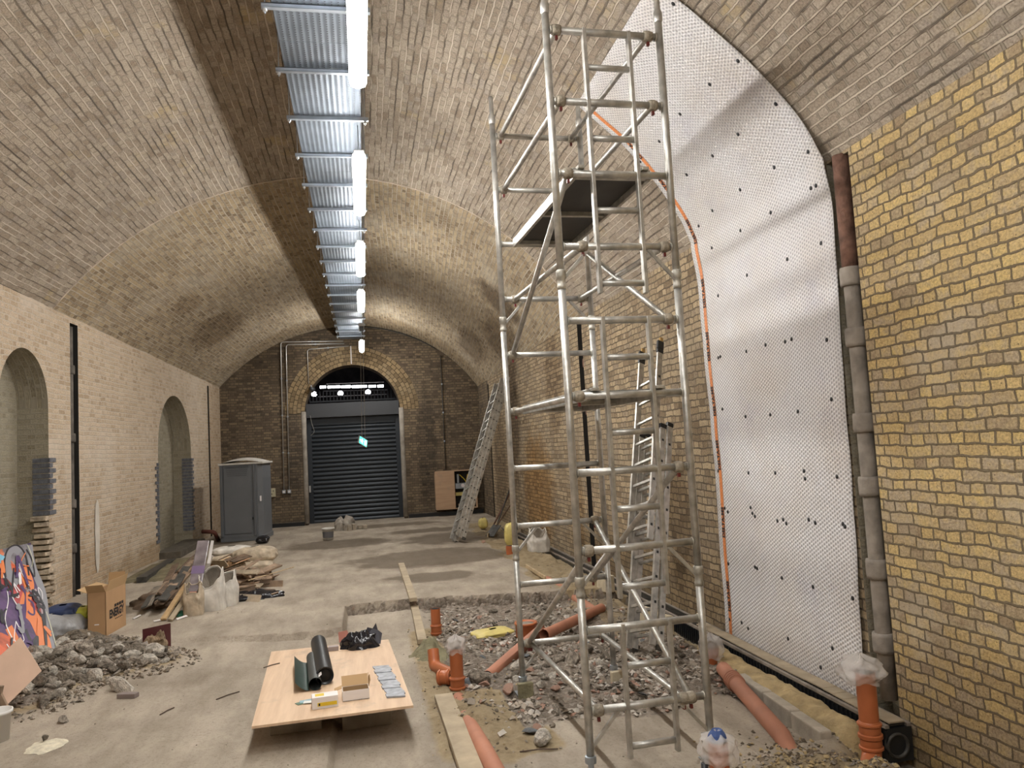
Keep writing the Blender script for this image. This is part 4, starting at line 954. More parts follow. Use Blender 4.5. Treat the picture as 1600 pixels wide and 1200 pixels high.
# two small card boxes
def cbox(c, w_, d_, h, ang, label, open_=False):
    t = thing('screw_box', tuple(c), label, 'box'); R_ = Matrix.Rotation(ang, 3, 'Z'); X_, Y_ = R_ @ V((1, 0, 0)), R_ @ V((0, 1, 0))
    A_ = (X_, Y_, Z_); c = V(c)
    if not open_:
        MB().box(c+Z_*h/2, (w_, d_, h), A_).build('carton', m_white, t, bevel=.003)
        MB().box(c+Z_*h*.38+X_*w_*.08-Y_*(d_/2+.001), (w_*.74, .002, h*.3), A_).build('yellow_stripe', m_yelp, t)
        MB().box(c+Z_*h*.38-X_*w_*.22-Y_*(d_/2+.0025), (.012, .002, h*.2), A_).build('warning_mark', m_ink, t)
        MB().box(c+Z_*(h+.001)-X_*w_*.2, (w_*.34, d_*.5, .002), A_).build('ochre_print', m_yelp, t)
        for k in (-.3, .3): MB().box(c+Z_*(h*.5)-X_*(w_/2+.001)+Y_*d_*k, (.002, .02, h*.9), A_).build('side_print', mat('brown_print', (.3,.17,.1), .7), t)
    else:
        mb = MB(); th = .004
        mb.box(c+Z_*th/2, (w_, d_, th), A_, mi=1)
        for s_ in (-1, 1):
            mb.box(c+Z_*h/2+Y_*(s_*(d_/2-th/2)), (w_, th, h), A_); mb.box(c+Z_*h/2+X_*(s_*(w_/2-th/2)), (th, d_-2*th, h), A_)
        mb.build('carton', [m_white, m_dark], t)
        mb = MB()
        for s_ in (-1, 1): mb.box(c+Z_*h*.5+Y_*(s_*(d_/2-th-.001)), (w_-.012, .001, h*.96), A_); mb.box(c+Z_*h*.5+X_*(s_*(w_/2-th-.001)), (.001, d_-.012, h*.96), A_)
        mb.build('brown_lining', m_cardi, t)
        nb = (Y_*.72+Z_*.69).normalized()
        MB().box(c+Z_*h+Y_*d_/2+nb*.045, (w_, .09, .003), (X_, nb, X_.cross(nb))).build('lid_flap', m_cardi, t)
        u_ = (Z_*.95+X_*.2+Y_*.2).normalized(); MB().prism([c+Z_*h+X_*w_/2+Y_*d_*.40+Z_*0, c+Z_*h+X_*(w_/2)+Y_*d_*-.05, c+Z_*(h+.05)+X_*(w_/2+.012)+Y_*d_*-.12, c+Z_*(h+.085)+X_*(w_/2+.01)+Y_*d_*.05, c+Z_*(h+.065)+X_*(w_/2+.0)+Y_*d_*.18, c+Z_*(h+.09)+X_*(w_/2)+Y_*d_*.36], (.003, 0, 0)).build('side_flap', m_cardi, t)
        MB().box(c+Z_*h-X_*(w_/2+.03)+Z_*.01, (.06, d_*.6, .003), (V((.9, 0, .3)).normalized(), Y_, V((-.3, 0, .9)).normalized())).build('left_flap', m_cardi, t)
    return t
cbox(onb(508, 1103), .19, .115, .085, -.0+.08, 'closed white and yellow screw box on the plywood board')
cbox(onb(556, 1090), .20, .13, .075, .06, 'open white screw box with brown flaps on the plywood board', True)
# strip of grey shingle foil, colour leaflets, small box, black bag
mb = MB(); cs = [onb(582, 1042), onb(607, 1040), onb(635, 1089), onb(606, 1091)]
n_ = 12
for k in range(n_):
    a0, a1 = k/n_, (k+1)/n_
    P0 = [cs[0].lerp(cs[3], a0), cs[1].lerp(cs[2], a0), cs[1].lerp(cs[2], a1), cs[0].lerp(cs[3], a1)]
    sh = V((.008*math.sin(k*2.1), 0, .0)); mb.prism([p+sh+Z_*(.001*(k % 2)) for p in P0], (0, 0, .006+.003*(k % 3)))
tag(mb.build('foil_strip_stack', mat('grey_foil', (.36,.38,.42), .6, .1, var=.3, vs=20)), 'stack of thin grey foil strips fanned along the right side of the board', 'strips')
for i, (px, py, col, an) in enumerate(((474, 1098, (.10,.18,.12), .5), (480, 1096, (.25,.42,.5), .2), (486, 1098, (.65,.66,.62), -.1))):
    R_ = Matrix.Rotation(an, 3, 'Z'); tag(MB().box(onb(px, py)+Z_*(.002+.003*i), (.11, .06, .002), (R_ @ V((1,0,0)), R_ @ V((0,1,0)), Z_)).build('leaflet', mat('leaflet_%d' % i, col, .5)), ['dark green leaflet under the others left of the closed screw box', 'pale blue leaflet in the middle of the three by the screw box', 'white leaflet on top, touching the closed screw box'][i], 'leaflet')
tag(MB().box(onb(521, 1016)+Z_*.02, (.10, .06, .04), bevel if False else None).build('small_packet', mat('grey_packet', (.36,.30,.29), .6), bevel=.003), 'small grey packet between the black roll and the black bag', 'packet')
def crumple(c, w_, d_, h, seed, amp=.45, nu=44, nv=18):
    mb = MB(); c = V(c)
    def f(u, v):
        a = 2*PI*u; ph = v*PI/2; k = math.cos(ph)**.7 if v < 1 else 0
        q = 1+amp*noise.cell(V((math.cos(a)*2.1+seed, math.sin(a)*2.1, v*2.2)))*.35+amp*.6*nz(math.cos(a)*2+seed, math.sin(a)*2, v*3)+.05*math.sin(a*9+seed)
        return c+V((w_/2*k*math.cos(a)*q, d_/2*k*math.sin(a)*q, max(0, h*math.sin(ph)*(1+amp*nz(math.cos(a)*k*3+seed, math.sin(a)*k*3, 5)))))
    mb.grid(f, nu, nv); return mb
t = thing('rubbish_bag', tuple(onb(558, 1005)), 'crumpled shiny black rubbish bag at the back of the plywood board', 'bag')
crumple(onb(562, 1010), .36, .26, .13, 2).build('bag_body', m_bagk, t, True)
pp = onb(575, 1006)+Z_*.04
MB().add([pp+V((-.06, -.03, .0)), pp+V((.0, 0, .12)), pp+V((.05, .02, .10)), pp+V((.085, .0, .155)), pp+V((.10, -.02, .09)), pp+V((.14, -.05, .06)), pp+V((.12, -.09, -.03)), pp+V((.03, -.10, -.02))], [(0,1,2,7),(2,3,4,7),(4,5,6,7)]).build('torn_corner', mat('black_film_sheen', (.10,.10,.12), .2, .3), t)
MB().prism([onb(530, 1008)+Z_*.02, onb(547, 1006)+Z_*.06, onb(543, 1001)+Z_*.10, onb(529, 1001)+Z_*.08], (0, .02, .0)).build('red_print', mat('dull_red_print', (.28,.10,.07), .5), t)
a, b_ = onb(412, 1044), onb(437, 1037); tag(MB().tube([a+Z_*.004, (a+b_)/2+Z_*.008, b_+Z_*.005], .005, 6).build('stick', m_rebar), 'thin dark stick poking over the left edge of the plywood board', 'stick')

# ------------------------------------------------------------------ rubble
def rock_mesh(seed, m_, squash=.7, det=2):
    import bmesh
    bm = bmesh.new(); bmesh.ops.create_icosphere(bm, subdivisions=det, radius=1)
    rn = random.Random(seed); planes = [(V((rn.gauss(0,1), rn.gauss(0,1), rn.gauss(0,1))).normalized(), rn.uniform(.45, .85)) for _ in range(9)]
    for v in bm.verts:
        for n_, d in planes:
            e = v.co.dot(n_)-d
            if e > 0: v.co -= n_*e*.95
        v.co *= 1+.10*noise.noise(v.co*2.3+V((seed, 0, 0))); v.co.z *= squash; v.co.x *= 1.25
    for v in bm.verts: v.co += v.co.normalized()*.06*noise.noise(v.co*6+V((seed, 3, 0)))
    me = bpy.data.meshes.new('rubble_lump'); bm.to_mesh(me); bm.free(); me.materials.append(m_)
    return me
rocks = [rock_mesh(i, [m_stone, m_stone3, m_stone2, m_stone, m_stone2, m_stone3, m_stoner, m_stoneg][i], [.85, .7, .9, .75, .8, .95, .65, .3][i]) for i in range(8)]
protos = []
def put_rock(name, me, p, s_, label, cat='rubble', group=None, src={}):
    key = (name, me.name)
    if key not in src: o = bpy.data.objects.new(name, me); src[key] = o
    else: o = src[key].copy(); o.name = name
    C.objects.link(o); o.location = p; o.rotation_euler = (random.uniform(-.5, .5), random.uniform(-.5, .5), random.uniform(0, 6.28)); o.scale = (s_*random.uniform(.8, 1.25), s_*random.uniform(.8, 1.2), s_*random.uniform(.75, 1.1))
    tag(o, label, cat, group); return o
random.seed(21)
cnt = 0; placed = []
def free(x, y, s_):
    for a, b_, c in placed:
        if (a-x)**2+(b_-y)**2 < (.58*(c+s_))**2: return False
    return True
# the heap on the left: big ones first
tries = 0
sizes = [.10]*7+[.082]*18+[.066]*40+[.053]*60+[.042]*62
for s_ in sizes:
    for _ in range(60):
        x = random.gauss(-2.75, .48); y = random.gauss(8.55, .62); h = heap(x, y)
        if h < .045 or h > .50 or x < -3.75 or y < 7.1: continue
        if y > 9.25 and random.random() < .75: continue
        if free(x, y, s_): break
    else: continue
    placed.append((x, y, s_)); me = random.choice(rocks[:6])
    put_rock('rubble_lump', me, (x, y, ground(x, y)+s_*.28), s_, {'pale_concrete_lump': 'pale', 'dark_concrete_lump': 'dark grey', 'concrete_lump': 'grey'}[me.materials[0].name]+' broken concrete lump '+('at the front foot' if y < 8.1 else 'at the back' if y > 9.0 else 'in the left middle' if x < -2.9 else 'in the right middle')+' of the rubble heap', 'rubble', 'lumps in the rubble heap'); cnt += 1
p = G(100, 1128); put_rock('rubble_lump', rocks[0], p+V((0, 0, .02)), .045, 'lone pale lump on the floor in front of the rubble heap')
p = G(190, 1080); put_rock('rubble_lump', rocks[1], p+V((0, 0, .05)), .10, 'largest pale grey-violet slab lump at the front right of the rubble heap')
p = G(200, 1090); tag(MB().box(p+V((0, 0, .02)), (.17, .07, .04), (V((.95, -.3, 0)).normalized(), V((.3, .95, 0)).normalized(), Z_)).build('tile_fragment', mat('violet_tile', (.22,.18,.17), .7), bevel=.004), 'flat dark violet tile fragment at the front foot of the rubble heap', 'tile')
# the bed around the tower
placed = []; n2 = 0
spots = []
for s_ in [.085]*6+[.062]*18+[.05]*40+[.04]*49:
    for _ in range(80):
        x = random.uniform(.6, 3.1); y = random.triangular(5.75, 10.6, 7.5); sz, dz_, rz = zones(x, y)
        if rz < .55: continue
        if 1.0 < x < 1.5 and 4.8 < y < 5.0: continue
        if free(x, y, s_): break
    else: continue
    placed.append((x, y, s_)); me = random.choice(rocks[:6]+[rocks[0], rocks[7], rocks[3]]+([rocks[6]] if random.random() < .25 else []))
    put_rock('rubble_piece', me, (x, y, ground(x, y)+s_*.22), s_, {'pale_concrete_lump': 'pale', 'dark_concrete_lump': 'dark grey', 'concrete_lump': 'grey', 'brick_fragment': 'reddish brick', 'slate_fragment': 'flat slate'}[me.materials[0].name]+' piece in the rubble bed '+('left of the tower' if x < 1.3 else 'right of the tower' if x > 2.2 else 'behind the tower' if y > 7.6 else 'between the feet of the tower'), 'rubble', 'pieces in the rubble bed'); n2 += 1
for (px, py, s_, k, lab) in ((848, 1158, .075, 5, 'big round concrete lump alone on the bare concrete by the tower'), (828, 1147, .06, 7, 'dark grey slate fragment beside the big round concrete lump'), (838, 1142, .05, 6, 'salmon brick fragment between the slate and the round lump'), (795, 1082, .07, 6, 'large salmon brick fragment left of the far left tower leg'), (758, 1072, .055, 6, 'smaller salmon brick fragment right of the bagged riser'), (868, 1080, .06, 6, 'salmon brick fragment behind the near left tower leg'), (1005, 1088, .05, 7, 'dark green fragment behind the ladder frame of the tower'), (756, 848, .05, 6, 'single brown brick bit on the bare floor near the long ladder'), (985, 885 , .01, 0, '')):
    if not lab: continue
    p = G(px, py); put_rock('rubble_piece', rocks[k], p+V((0, 0, s_*.4)), s_, lab)
p = G(72, 1166)
mb = MB(); mb.grid(lambda u, v: p+V((.13*math.cos(2*PI*u)*v*(1+.35*nz(math.cos(2*PI*u)*2, math.sin(2*PI*u)*2, 3)), .16*math.sin(2*PI*u)*v*(1+.35*nz(math.cos(2*PI*u)*2, math.sin(2*PI*u)*2, 7)), .012*(1-v*v)+.002)), 30, 6)
tag(mb.build('plaster_splash', mat('cream_plaster', (.66, .61, .48), .9, var=.2, vs=20, bump=.5), smooth=True), 'splash of dried cream plaster on the floor near the bottom left corner', 'plaster')
put_rock('rubble_piece', rocks[2], G(70, 1160)+V((0, 0, .03)), .03, 'small brown lump sitting on the cream plaster splash')
# uncountable grit
def grit(name, n_, gen, smin, smax, m_s, label):
    mb = MB()
    for k in range(n_):
        g = gen()
        if g is None: continue
        x, y = g; s_ = random.uniform(smin, smax); z = ground(x, y)+s_*.3
        a = random.uniform(0, 6.28); q = [(random.uniform(.6, 1.3)) for _ in range(6)]
        c_, s2 = math.cos(a), math.sin(a); ax_ = [V((c_, s2, .3)).normalized()*s_*q[0]*1.2, V((-s2, c_, random.uniform(-.3, .3))).normalized()*s_*q[1], V((random.uniform(-.3, .3), random.uniform(-.3, .3), 1)).normalized()*s_*q[2]*.7]
        c = V((x, y, z))
        mb.add([c+ax_[0], c-ax_[0]*q[3], c+ax_[1]*q[4], c-ax_[1], c+ax_[2], c-ax_[2]], [(0,2,4),(2,1,4),(1,3,4),(3,0,4),(2,0,5),(1,2,5),(3,1,5),(0,3,5)], random.randrange(len(m_s)))
    return tag(mb.build(name, m_s, origin=(0, 0, 0)), label, 'gravel', kind='stuff')
def gen_bed():
    x = random.uniform(.5, 3.2); y = random.triangular(5.5, 10.8, 6.8); r_ = zones(x, y)[2]
    return (x, y) if random.random() < r_*sm(.75+1.6*nz(x, y, 3, 2.2)) else None
def gen_heap():
    x = random.gauss(-2.75, .65); y = random.gauss(8.6, .85); h = heap(x, y)
    return (x, y) if h > .012 and x > -4.3 else None
def gen_soil():
    x = random.uniform(.35, 3.2); y = random.triangular(4.2, 14, 7); s_ = zones(x, y)[0]
    return (x, y) if random.random() < s_*.8 else None
def gen_floor():
    x = random.uniform(-4, 3.2); y = random.triangular(3.5, 20, 6); return (x, y)
m_pale = mat('pale_chip', (.50,.46,.41), .9, var=.2); 
grit('gravel', 7000, gen_bed, .008, .036, [m_stone, m_stone2, m_stone, m_pale, m_stone, m_stone2, m_stone2, m_pale, m_stone, m_stoner], 'small broken stones and grit filling the rubble bed around the tower')
grit('gravel', 3800, gen_heap, .007, .028, [m_stone, m_stone2, m_soil, m_stone], 'small stones and grit in and around the left rubble heap')
def gen_mound():
    x = random.gauss(2.75, .4); y = random.gauss(4.45, .3); return (x, y) if x < 3.3 and y > 3.9 else None
grit('soil_crumbs', 1500, gen_mound, .005, .022, [m_sand, m_soil, m_stone], 'crumbly lumps on the sand mound at the bottom right by the elbow pipe')
grit('soil_crumbs', 3000, gen_soil, .004, .016, [m_sand, m_soil, m_stone], 'crumbs of sandy soil along the trench and pipes')
grit('floor_crumbs', 500, gen_floor, .003, .009, [m_stone2, m_stone], 'scattered crumbs on the dusty concrete floor')
# brown soil on top of the heap
mb = MB(); c = V((-3.12, 9.42, 0))
mb.grid(lambda u, v: V((c.x+(u-.5)*1.1, c.y+(v-.5)*.9, ground(c.x+(u-.5)*1.1, c.y+(v-.5)*.9)+.075*math.exp(-((u-.5)*3.4)**2-((v-.5)*3.4)**2)*(1.2+nz(u*7, v*7))-.012+.012*nz(u*25, v*25))), 50, 40)
tag(mb.build('soil_mound', m_soil, smooth=True), 'dark brown loose soil heaped on top of the left rubble heap', 'soil', kind='stuff')

# ------------------------------------------------------------------ things around the heap
# cardboard box
bp_ = V((-3.08, 10.55, 0.0)); wv = V((.86, -.5, 0)).normalized(); dv = V((.30, .95, 0)).normalized()
c0 = at(148, 985, 1, 10.35); 
A = at(165, 925, 1, 10.15)  # front right top corner of the carton
L0 = at(136, 925, 1, 10.15); Rr = at(196, 915, 1, 10.75)
h = A.z
t = thing('cardboard_box', (A.x, A.y, 0), 'tall open brown cardboard box with black ENERGY lettering behind the rubble heap', 'box')
e1 = V((L0.x-A.x, L0.y-A.y, 0)); e2 = V((Rr.x-A.x, Rr.y-A.y, 0)); A0 = V((A.x, A.y, 0)); th = .006
def wallq(p, e, nrm_): return MB().prism([p, p+e, p+e+Z_*h, p+Z_*h], nrm_*th)
n1 = e2.normalized(); n2_ = e1.normalized()
mb = MB()
for p_, e_, n_ in ((A0, e1, n1), (A0, e2, n2_), (A0+e2, e1, -n1), (A0+e1, e2, -n2_)): mb.prism([p_, p_+e_, p_+e_+Z_*h, p_+Z_*h], n_*th)
mb.prism([A0+Z_*.01, A0+e1+Z_*.01, A0+e1+e2+Z_*.01, A0+e2+Z_*.01], Z_*th)
mb.build('carton', m_card, t)
def flap(p, e, out, L, name='flap'):
    out = out.normalized(); MB().prism([p+Z_*h, p+e+Z_*h, p+e*.97+Z_*h+out*L, p+e*.03+Z_*h+out*L], Z_*.004).build(name, m_cardi, t)
flap(A0, e1, -e2*.6/e2.length+Z_*.75, .12); flap(A0, e2, -e1*.3/e1.length+Z_*.95, .13); flap(A0+e2, e1, e2*.1/e2.length+Z_*1, .15); flap(A0+e1, e2, e1*1.0/e1.length+Z_*.35, .13)
tv2, tf2 = text_mesh('ENERGY', .115); nrm = -e1.normalized(); ed = e2.normalized(); wtx = max(v.x for v in tv2)
sc2 = e2.length*.74/wtx
def ontxt(v, s_, ox, oz): return A0+ed*(ox+v.x*s_)+Z_*(oz+v.y*s_*1.15)+nrm*.003
mb = MB(); mb.add([ontxt(v, sc2, e2.length*.16, h*.36) for v in tv2], tf2)
mb.build('printed_lettering', m_ink, t)
mb = MB()
for k in range(4): mb.box(A0+ed*(e2.length*(.46+.12*k))+Z_*(h*.60)+nrm*.002, (e2.length*.09, .035, .002), (ed, Z_, nrm))
for k in range(5): mb.box(A0+ed*(e2.length*(.46+.08*k))+Z_*(h*.29)+nrm*.002, (e2.length*.035, .014, .002), (ed, Z_, nrm))
mb.build('printed_marks', m_ink, t)
MB().box(A0+e1*.5+Z_*h*.28-n1*.001, (.05, .002, .012), (e1.normalized(), n1, Z_)).build('hand_hole', m_white, t)
# bags left of the carton
p = V((-3.62, 10.2, .0)); sack('plastic_bag', p, .55, .6, .30, mat('grey_film', (.42,.43,.45), .3, bump=.6, bs=12), 'large grey translucent plastic bag between the graffiti board and the cardboard box', 'bag', seed=21)
sack('plastic_bag', p+V((-.02, .22, .17)), .42, .35, .20, m_navy, 'navy blue printed bag lying on the grey plastic bag', 'bag', seed=23)
o = sack('plastic_bag', p+V((.20, .22, .18)), .26, .26, .15, mat('lime_print', (.50,.52,.06), .45), 'yellow-green printed bag touching the cardboard box', 'bag', seed=25)
# graffiti board leaning on the left wall
TR = at(48, 848, 0, -4.0); BR = V((-3.42, TR.y-.9, 0.02)); BR = at(95, 1045, 2, .05); BR = V(BR)
dl = V((-.12, -1, 0)).normalized()*1.9
m_gb = bpy.data.materials.new('sprayed_board'); m_gb.use_nodes = True; nt = m_gb.node_tree; b = nt.nodes['Principled BSDF']
tcg = nt.nodes.new('ShaderNodeTexCoord').outputs['Object']; vg = nt.nodes.new('ShaderNodeTexVoronoi'); vg.inputs['Scale'].default_value = 2.6
wn = nt.nodes.new('ShaderNodeTexNoise'); wn.inputs['Scale'].default_value = 2.2; nt.links.new(tcg, wn.inputs['Vector'])
nt.links.new(mixc(nt, tcg, wn.outputs['Color'], .35), vg.inputs['Vector']); vs_ = nt.nodes.new('ShaderNodeSeparateColor'); nt.links.new(vg.outputs['Color'], vs_.inputs[0])
gc = ramp(nt, [(.0, (.05,.025,.09)), (.22, (.62,.13,.05)), (.42, (.10,.05,.16)), (.55, (.68,.22,.10)), (.72, (.22,.22,.24)), (.84, (.45,.06,.06)), (.95, (.30,.30,.31))], vs_.outputs[0])
for x in gc.node.color_ramp.elements: pass
gc.node.color_ramp.interpolation = 'CONSTANT'
gc = mixc(nt, gc, ramp(nt, [(.4, (.55,.5,.55)), (.6, (1.2,1.1,1.1))], texn(nt, tcg, 5, 4)), .8, 'MULTIPLY'); nt.links.new(gc, b.inputs['Base Color']); b.inputs['Roughness'].default_value = .5
t = thing('graffiti_board', tuple(BR), 'big board sprayed with orange, purple and grey graffiti leaning at the left edge', 'board')
upv = (TR-BR); nB = dl.cross(upv).normalized()
if nB.x < 0: nB = -nB
MB().prism([BR, BR+dl, TR+dl, TR], nB*-.018).build('board', m_gb, t)
def BP(u, v, o_=.002): return BR+dl*u+upv*v+nB*o_
def stroke(pts, w_, m_, name='spray_stroke'):
    P2 = [V((a, b_, 0)) for a, b_ in pts]; sm_ = []
    for i in range(len(P2)-1):
        p0, p1, p2, p3 = P2[max(i-1, 0)], P2[i], P2[i+1], P2[min(i+2, len(P2)-1)]
        for k in range(8):
            t_ = k/8; sm_.append(.5*((2*p1)+(-p0+p2)*t_+(2*p0-5*p1+4*p2-p3)*t_*t_+(-p0+3*p1-3*p2+p3)*t_**3))
    sm_.append(P2[-1]); vs = []; asp = upv.length/dl.length
    for i, p_ in enumerate(sm_):
        d = sm_[min(i+1, len(sm_)-1)]-sm_[max(i-1, 0)]; d = V((d.x, d.y*asp, 0)).normalized(); n_ = V((-d.y, d.x/asp, 0))*w_/2/dl.length
        stroke.z += .00001
        for s_ in (-1, 1): vs.append(BP(p_.x+n_.x*s_, p_.y+n_.y*s_, .001+stroke.z))
    MB().add(vs, [(2*i, 2*i+1, 2*i+3, 2*i+2) for i in range(len(sm_)-1)]).build(name, m_, t)
stroke.z = 0
g_k = mat('spray_black', (.012,.01,.018), .45); g_o = mat('spray_orange', (.75,.21,.06), .5); g_w = mat('spray_white', (.8,.78,.8), .5); g_p = mat('spray_purple', (.07,.03,.13), .5); g_g = mat('spray_grey', (.26,.26,.29), .5); g_c = mat('spray_sky', (.20,.5,.68), .5); g_y = mat('spray_cream', (.6,.6,.42), .5)
stroke([(.00, .05), (.03, .3), (.00, .55), (.04, .8), (.02, .98)], .13, g_g)
stroke([(.05, .05), (.06, .25), (.045, .45), (.07, .6)], .05, mat('spray_pinkgrey', (.45,.36,.38), .6))
stroke([(.12, .02), (.09, .18), (.13, .38), (.20, .5), (.12, .64), (.15, .8)], .20, g_o)
stroke([(.24, .10), (.28, .32), (.22, .52)], .16, g_p); stroke([(.34, .05), (.33, .25), (.38, .4)], .12, g_o)
stroke([(.14, .93), (.2, .98), (.28, .92), (.29, .78), (.22, .68)], .15, g_g)
stroke([(.10, .72), (.09, .9), (.15, 1.0), (.25, .99), (.31, .9), (.33, .76)], .035, g_k)
stroke([(.33, .95), (.4, .9), (.48, .95)], .16, g_c); stroke([(.45, .6), (.4, .75), (.48, .86)], .09, g_k)
stroke([(.12, .5), (.18, .55), (.18, .45), (.13, .42), (.12, .5)], .03, g_p); stroke([(.2, .66), (.17, .58), (.2, .5)], .05, g_p); stroke([(.24, .34), (.2, .2), (.16, .14)], .05, g_k)
stroke([(.22, .62), (.27, .70), (.24, .58), (.3, .60), (.26, .5)], .016, g_w); stroke([(.35, .8), (.34, .6), (.4, .45), (.36, .3)], .016, g_w); stroke([(.31, .42), (.27, .28), (.35, .3), (.31, .42)], .014, g_w); stroke([(.42, .3), (.36, .16), (.44, .1), (.4, .05)], .014, g_w); stroke([(.28, .18), (.24, .22), (.22, .14)], .012, g_w); stroke([(.02, .5), (.01, .56), (.04, .6), (.04, .5)], .014, g_w)
rg = random.Random(44)
for k in range(34):
    u0, v0 = rg.uniform(.03, .46), rg.uniform(.06, .92); sz = rg.uniform(.03, .09)
    stroke([(min(.5, max(.008, u0+sz*rg.uniform(-.8, .8))), min(.985, max(.015, v0+sz*2*rg.uniform(-1, 1)))) for _ in range(rg.randint(3, 5))], rg.choice([.012, .02, .035, .05]), rg.choice([g_k, g_p, g_p, g_o, g_w, g_g, g_o, g_k]))
stroke([(.05, .98), (.03, .85), (.06, .78)], .012, g_y); stroke([(.0, .1), (-.0+.01, .3), (.02, .4)], .012, g_y)
# bare plywood offcut standing in front of it
q4 = [at(0-70, 1053, 1, 7.15), at(32, 995, 1, 7.45), at(65, 1048, 1, 7.35), at(0, 1112, 1, 7.1)]; q4[0] = q4[1]+(q4[3]-q4[2])
tag(MB().prism(q4, (.004, -.015, .0)).build('plywood_offcut', m_ply2 if False else mat('pink_plywood', (.62,.43,.32), .7, var=.08, vs=5)), 'clean pinkish plywood offcut tilted against the rubble at the left edge', 'board')
t = thing('timber_crate', tuple(at(2, 1110, 1, 6.9)), 'corner of a weathered timber pallet at the left edge under the plywood offcut', 'pallet')
for (pa, pb, w_) in (((-22, 1052), (8, 1112), .07), ((-30, 1075), (4, 1078), .06), ((-30, 1105), (16, 1112), .08)):
    MB().bar(at(*pa, 1, 6.95), at(*pb, 1, 6.95), w_, .03, (0, 0, 1) if w_ > .06 else (0, 0, 1)).build('board', m_woodm, t)
bp2 = at(-6, 1150, 1, 6.75)
t = thing('bucket', tuple(bp2), 'white plastic bucket cut off by the left edge, in front of the pallet', 'bucket')
MB().lathe((bp2.x, bp2.y, ground(bp2.x, bp2.y)), [(0, 0), (.085, 0), (.10, .2), (.112, .2), (.112, .225), (.10, .225), (.082, .02), (0, .02)], 24).build('tub', mat('white_tub', (.75,.74,.72), .4), t, True)
# dark red board with clods, tin, beside heap
a = at(223, 1010, 1, 9.15); b_ = at(267, 1008, 1, 9.35)
t = thing('maroon_panel', tuple(a), 'small dark maroon panel standing upright at the right end of the rubble heap', 'panel')
MB().prism([V((a.x, a.y, -.02)), V((b_.x, b_.y, -.02)), V((b_.x, b_.y, .235)), V((a.x, a.y, .235))], (0, .012, 0)).build('panel_face', mat('maroon_board', (.085,.02,.022), .35, var=.2), t)
mb = crumple((a.x*.4+b_.x*.6, a.y-.02, -.03), .24, .2, .2, 31, .5); tag(mb.build('root_clod', mat('fibrous_soil', (.26,.19,.12), .95, var=.5, vs=20, bump=1, bs=40), smooth=True), 'fibrous brown clod resting against the maroon panel', 'clod')
tag(MB().bar(at(236, 1035, 1, 8.95), at(226, 1003, 1, 9.0), .05, .012).build('metal_offcut', mat('white_edge', (.45,.40,.37), .5)), 'pale thin offcut leaning left of the maroon panel', 'offcut')

# ------------------------------------------------------------------ back of the hall
# roller shutter
t = thing('roller_shutter', (DX, YB+.5, 0), 'closed anthracite roller shutter filling the round-headed door arch', 'shutter')
ysh = YB+.52; xa, xb = DX-DR+.02, DX+DR-.02
prof = []; z = -.02
while z < 2.93:
    prof += [(z, .0), (z+.02, -.016), (z+.05, -.026), (z+.08, -.02), (z+.105, .0), (z+.118, .012)]; z += .127
mb = MB(); vs = [V((x, ysh+dy, z)) for z, dy in prof for x in (xa+.10, xb-.10)]
mb.add(vs, [(2*i, 2*i+1, 2*i+3, 2*i+2) for i in range(len(prof)-1)]); mb.build('slat_curtain', m_shut, t)
for x, s_ in ((xa+.06, 1), (xb-.06, -1)): MB().box((x, ysh-.01, 1.5), (.13, .09, 3.04)).build('guide_rail', m_shut, t, bevel=.005)
MB().box((DX, ysh-.12, 3.33), (xb-xa, .34, .42)).build('roll_housing', m_shutb, t, bevel=.008)
MB().box((DX, ysh-.0, 3.02), (xb-xa, .05, .24)).build('bottom_fascia', m_shut, t)
MB().box((xa+.03, ysh-.09, 1.02), (.05, .05, .2)).build('lock_handle', m_steelc, t, bevel=.006)
MB().tube(fillet([(xa+.12, ysh-.30, 3.2), (xa+.16, ysh-.3, 2.95), (xa+.24, ysh-.3, 2.7), (xa+.12, ysh-.28, 2.6)], .1), .007, 6).build('loose_cable', m_steelc, t)
# dark yard beyond with its roof and lamps
mb = MB()
mb.add([(-9, 24.4, 8.2), (9, 24.4, 8.2), (9, 44, 8.2), (-9, 44, 8.2)], [(0, 1, 2, 3)])
mb.add([(-9, 44, -.6), (9, 44, -.6), (9, 44, 8.2), (-9, 44, 8.2)], [(0, 1, 2, 3)])
for x in (-9, 9): mb.add([(x, 24.4, -.6), (x, 44, -.6), (x, 44, 8.2), (x, 24.4, 8.2)], [(0, 1, 2, 3)])
struct(mb.build('wall_outer', mat('dark_yard_brick', (.045, .035, .032), .9, var=.6, vs=2)))
mb = MB()
for y in [26+1.1*i for i in range(15)]: mb.box((0, y, 7.5-.0), (17, .12, .2))
for x in (-3, 0, 3): mb.box((x, 34, 7.2), (.15, 18, .2))
struct(mb.build('trim_12', mat('dark_steel_beam', (.06, .05, .055), .6)))
m_l2 = mat('lit_strip', (.9, .9, .9), emit=(.95, .97, 1), es=6)
for i, (pa, pb) in enumerate(((500, 509), (512, 531), (533, 548), (550, 573), (576, 587), (590, 599))):
    a, b_ = at(pa, 605-i*.3, 1, 33), at(pb, 604.6-i*.3, 1, 33)
    tag(MB().box((a+b_)/2, ((b_-a).length, .12, .09)).build('strip_light', m_l2), 'bright strip light seen through the arch above the shutter', 'lamp', 'strip lights beyond the shutter')
for px, py in ((491, 616.5), (532, 615), (575, 613)):
    c = at(px, py, 1, 30); tag(MB().lathe(c, [(0, -.06), (.07, -.055), (.10, -.02), (.09, .05), (.04, .1), (0, .11)], 18).build('round_lamp', m_l2, smooth=True), 'round pendant lamp seen through the arch above the shutter', 'lamp', 'round lamps beyond the shutter')
m_pipew = mat('pale_yard_pipe', (.28, .25, .24), .6)
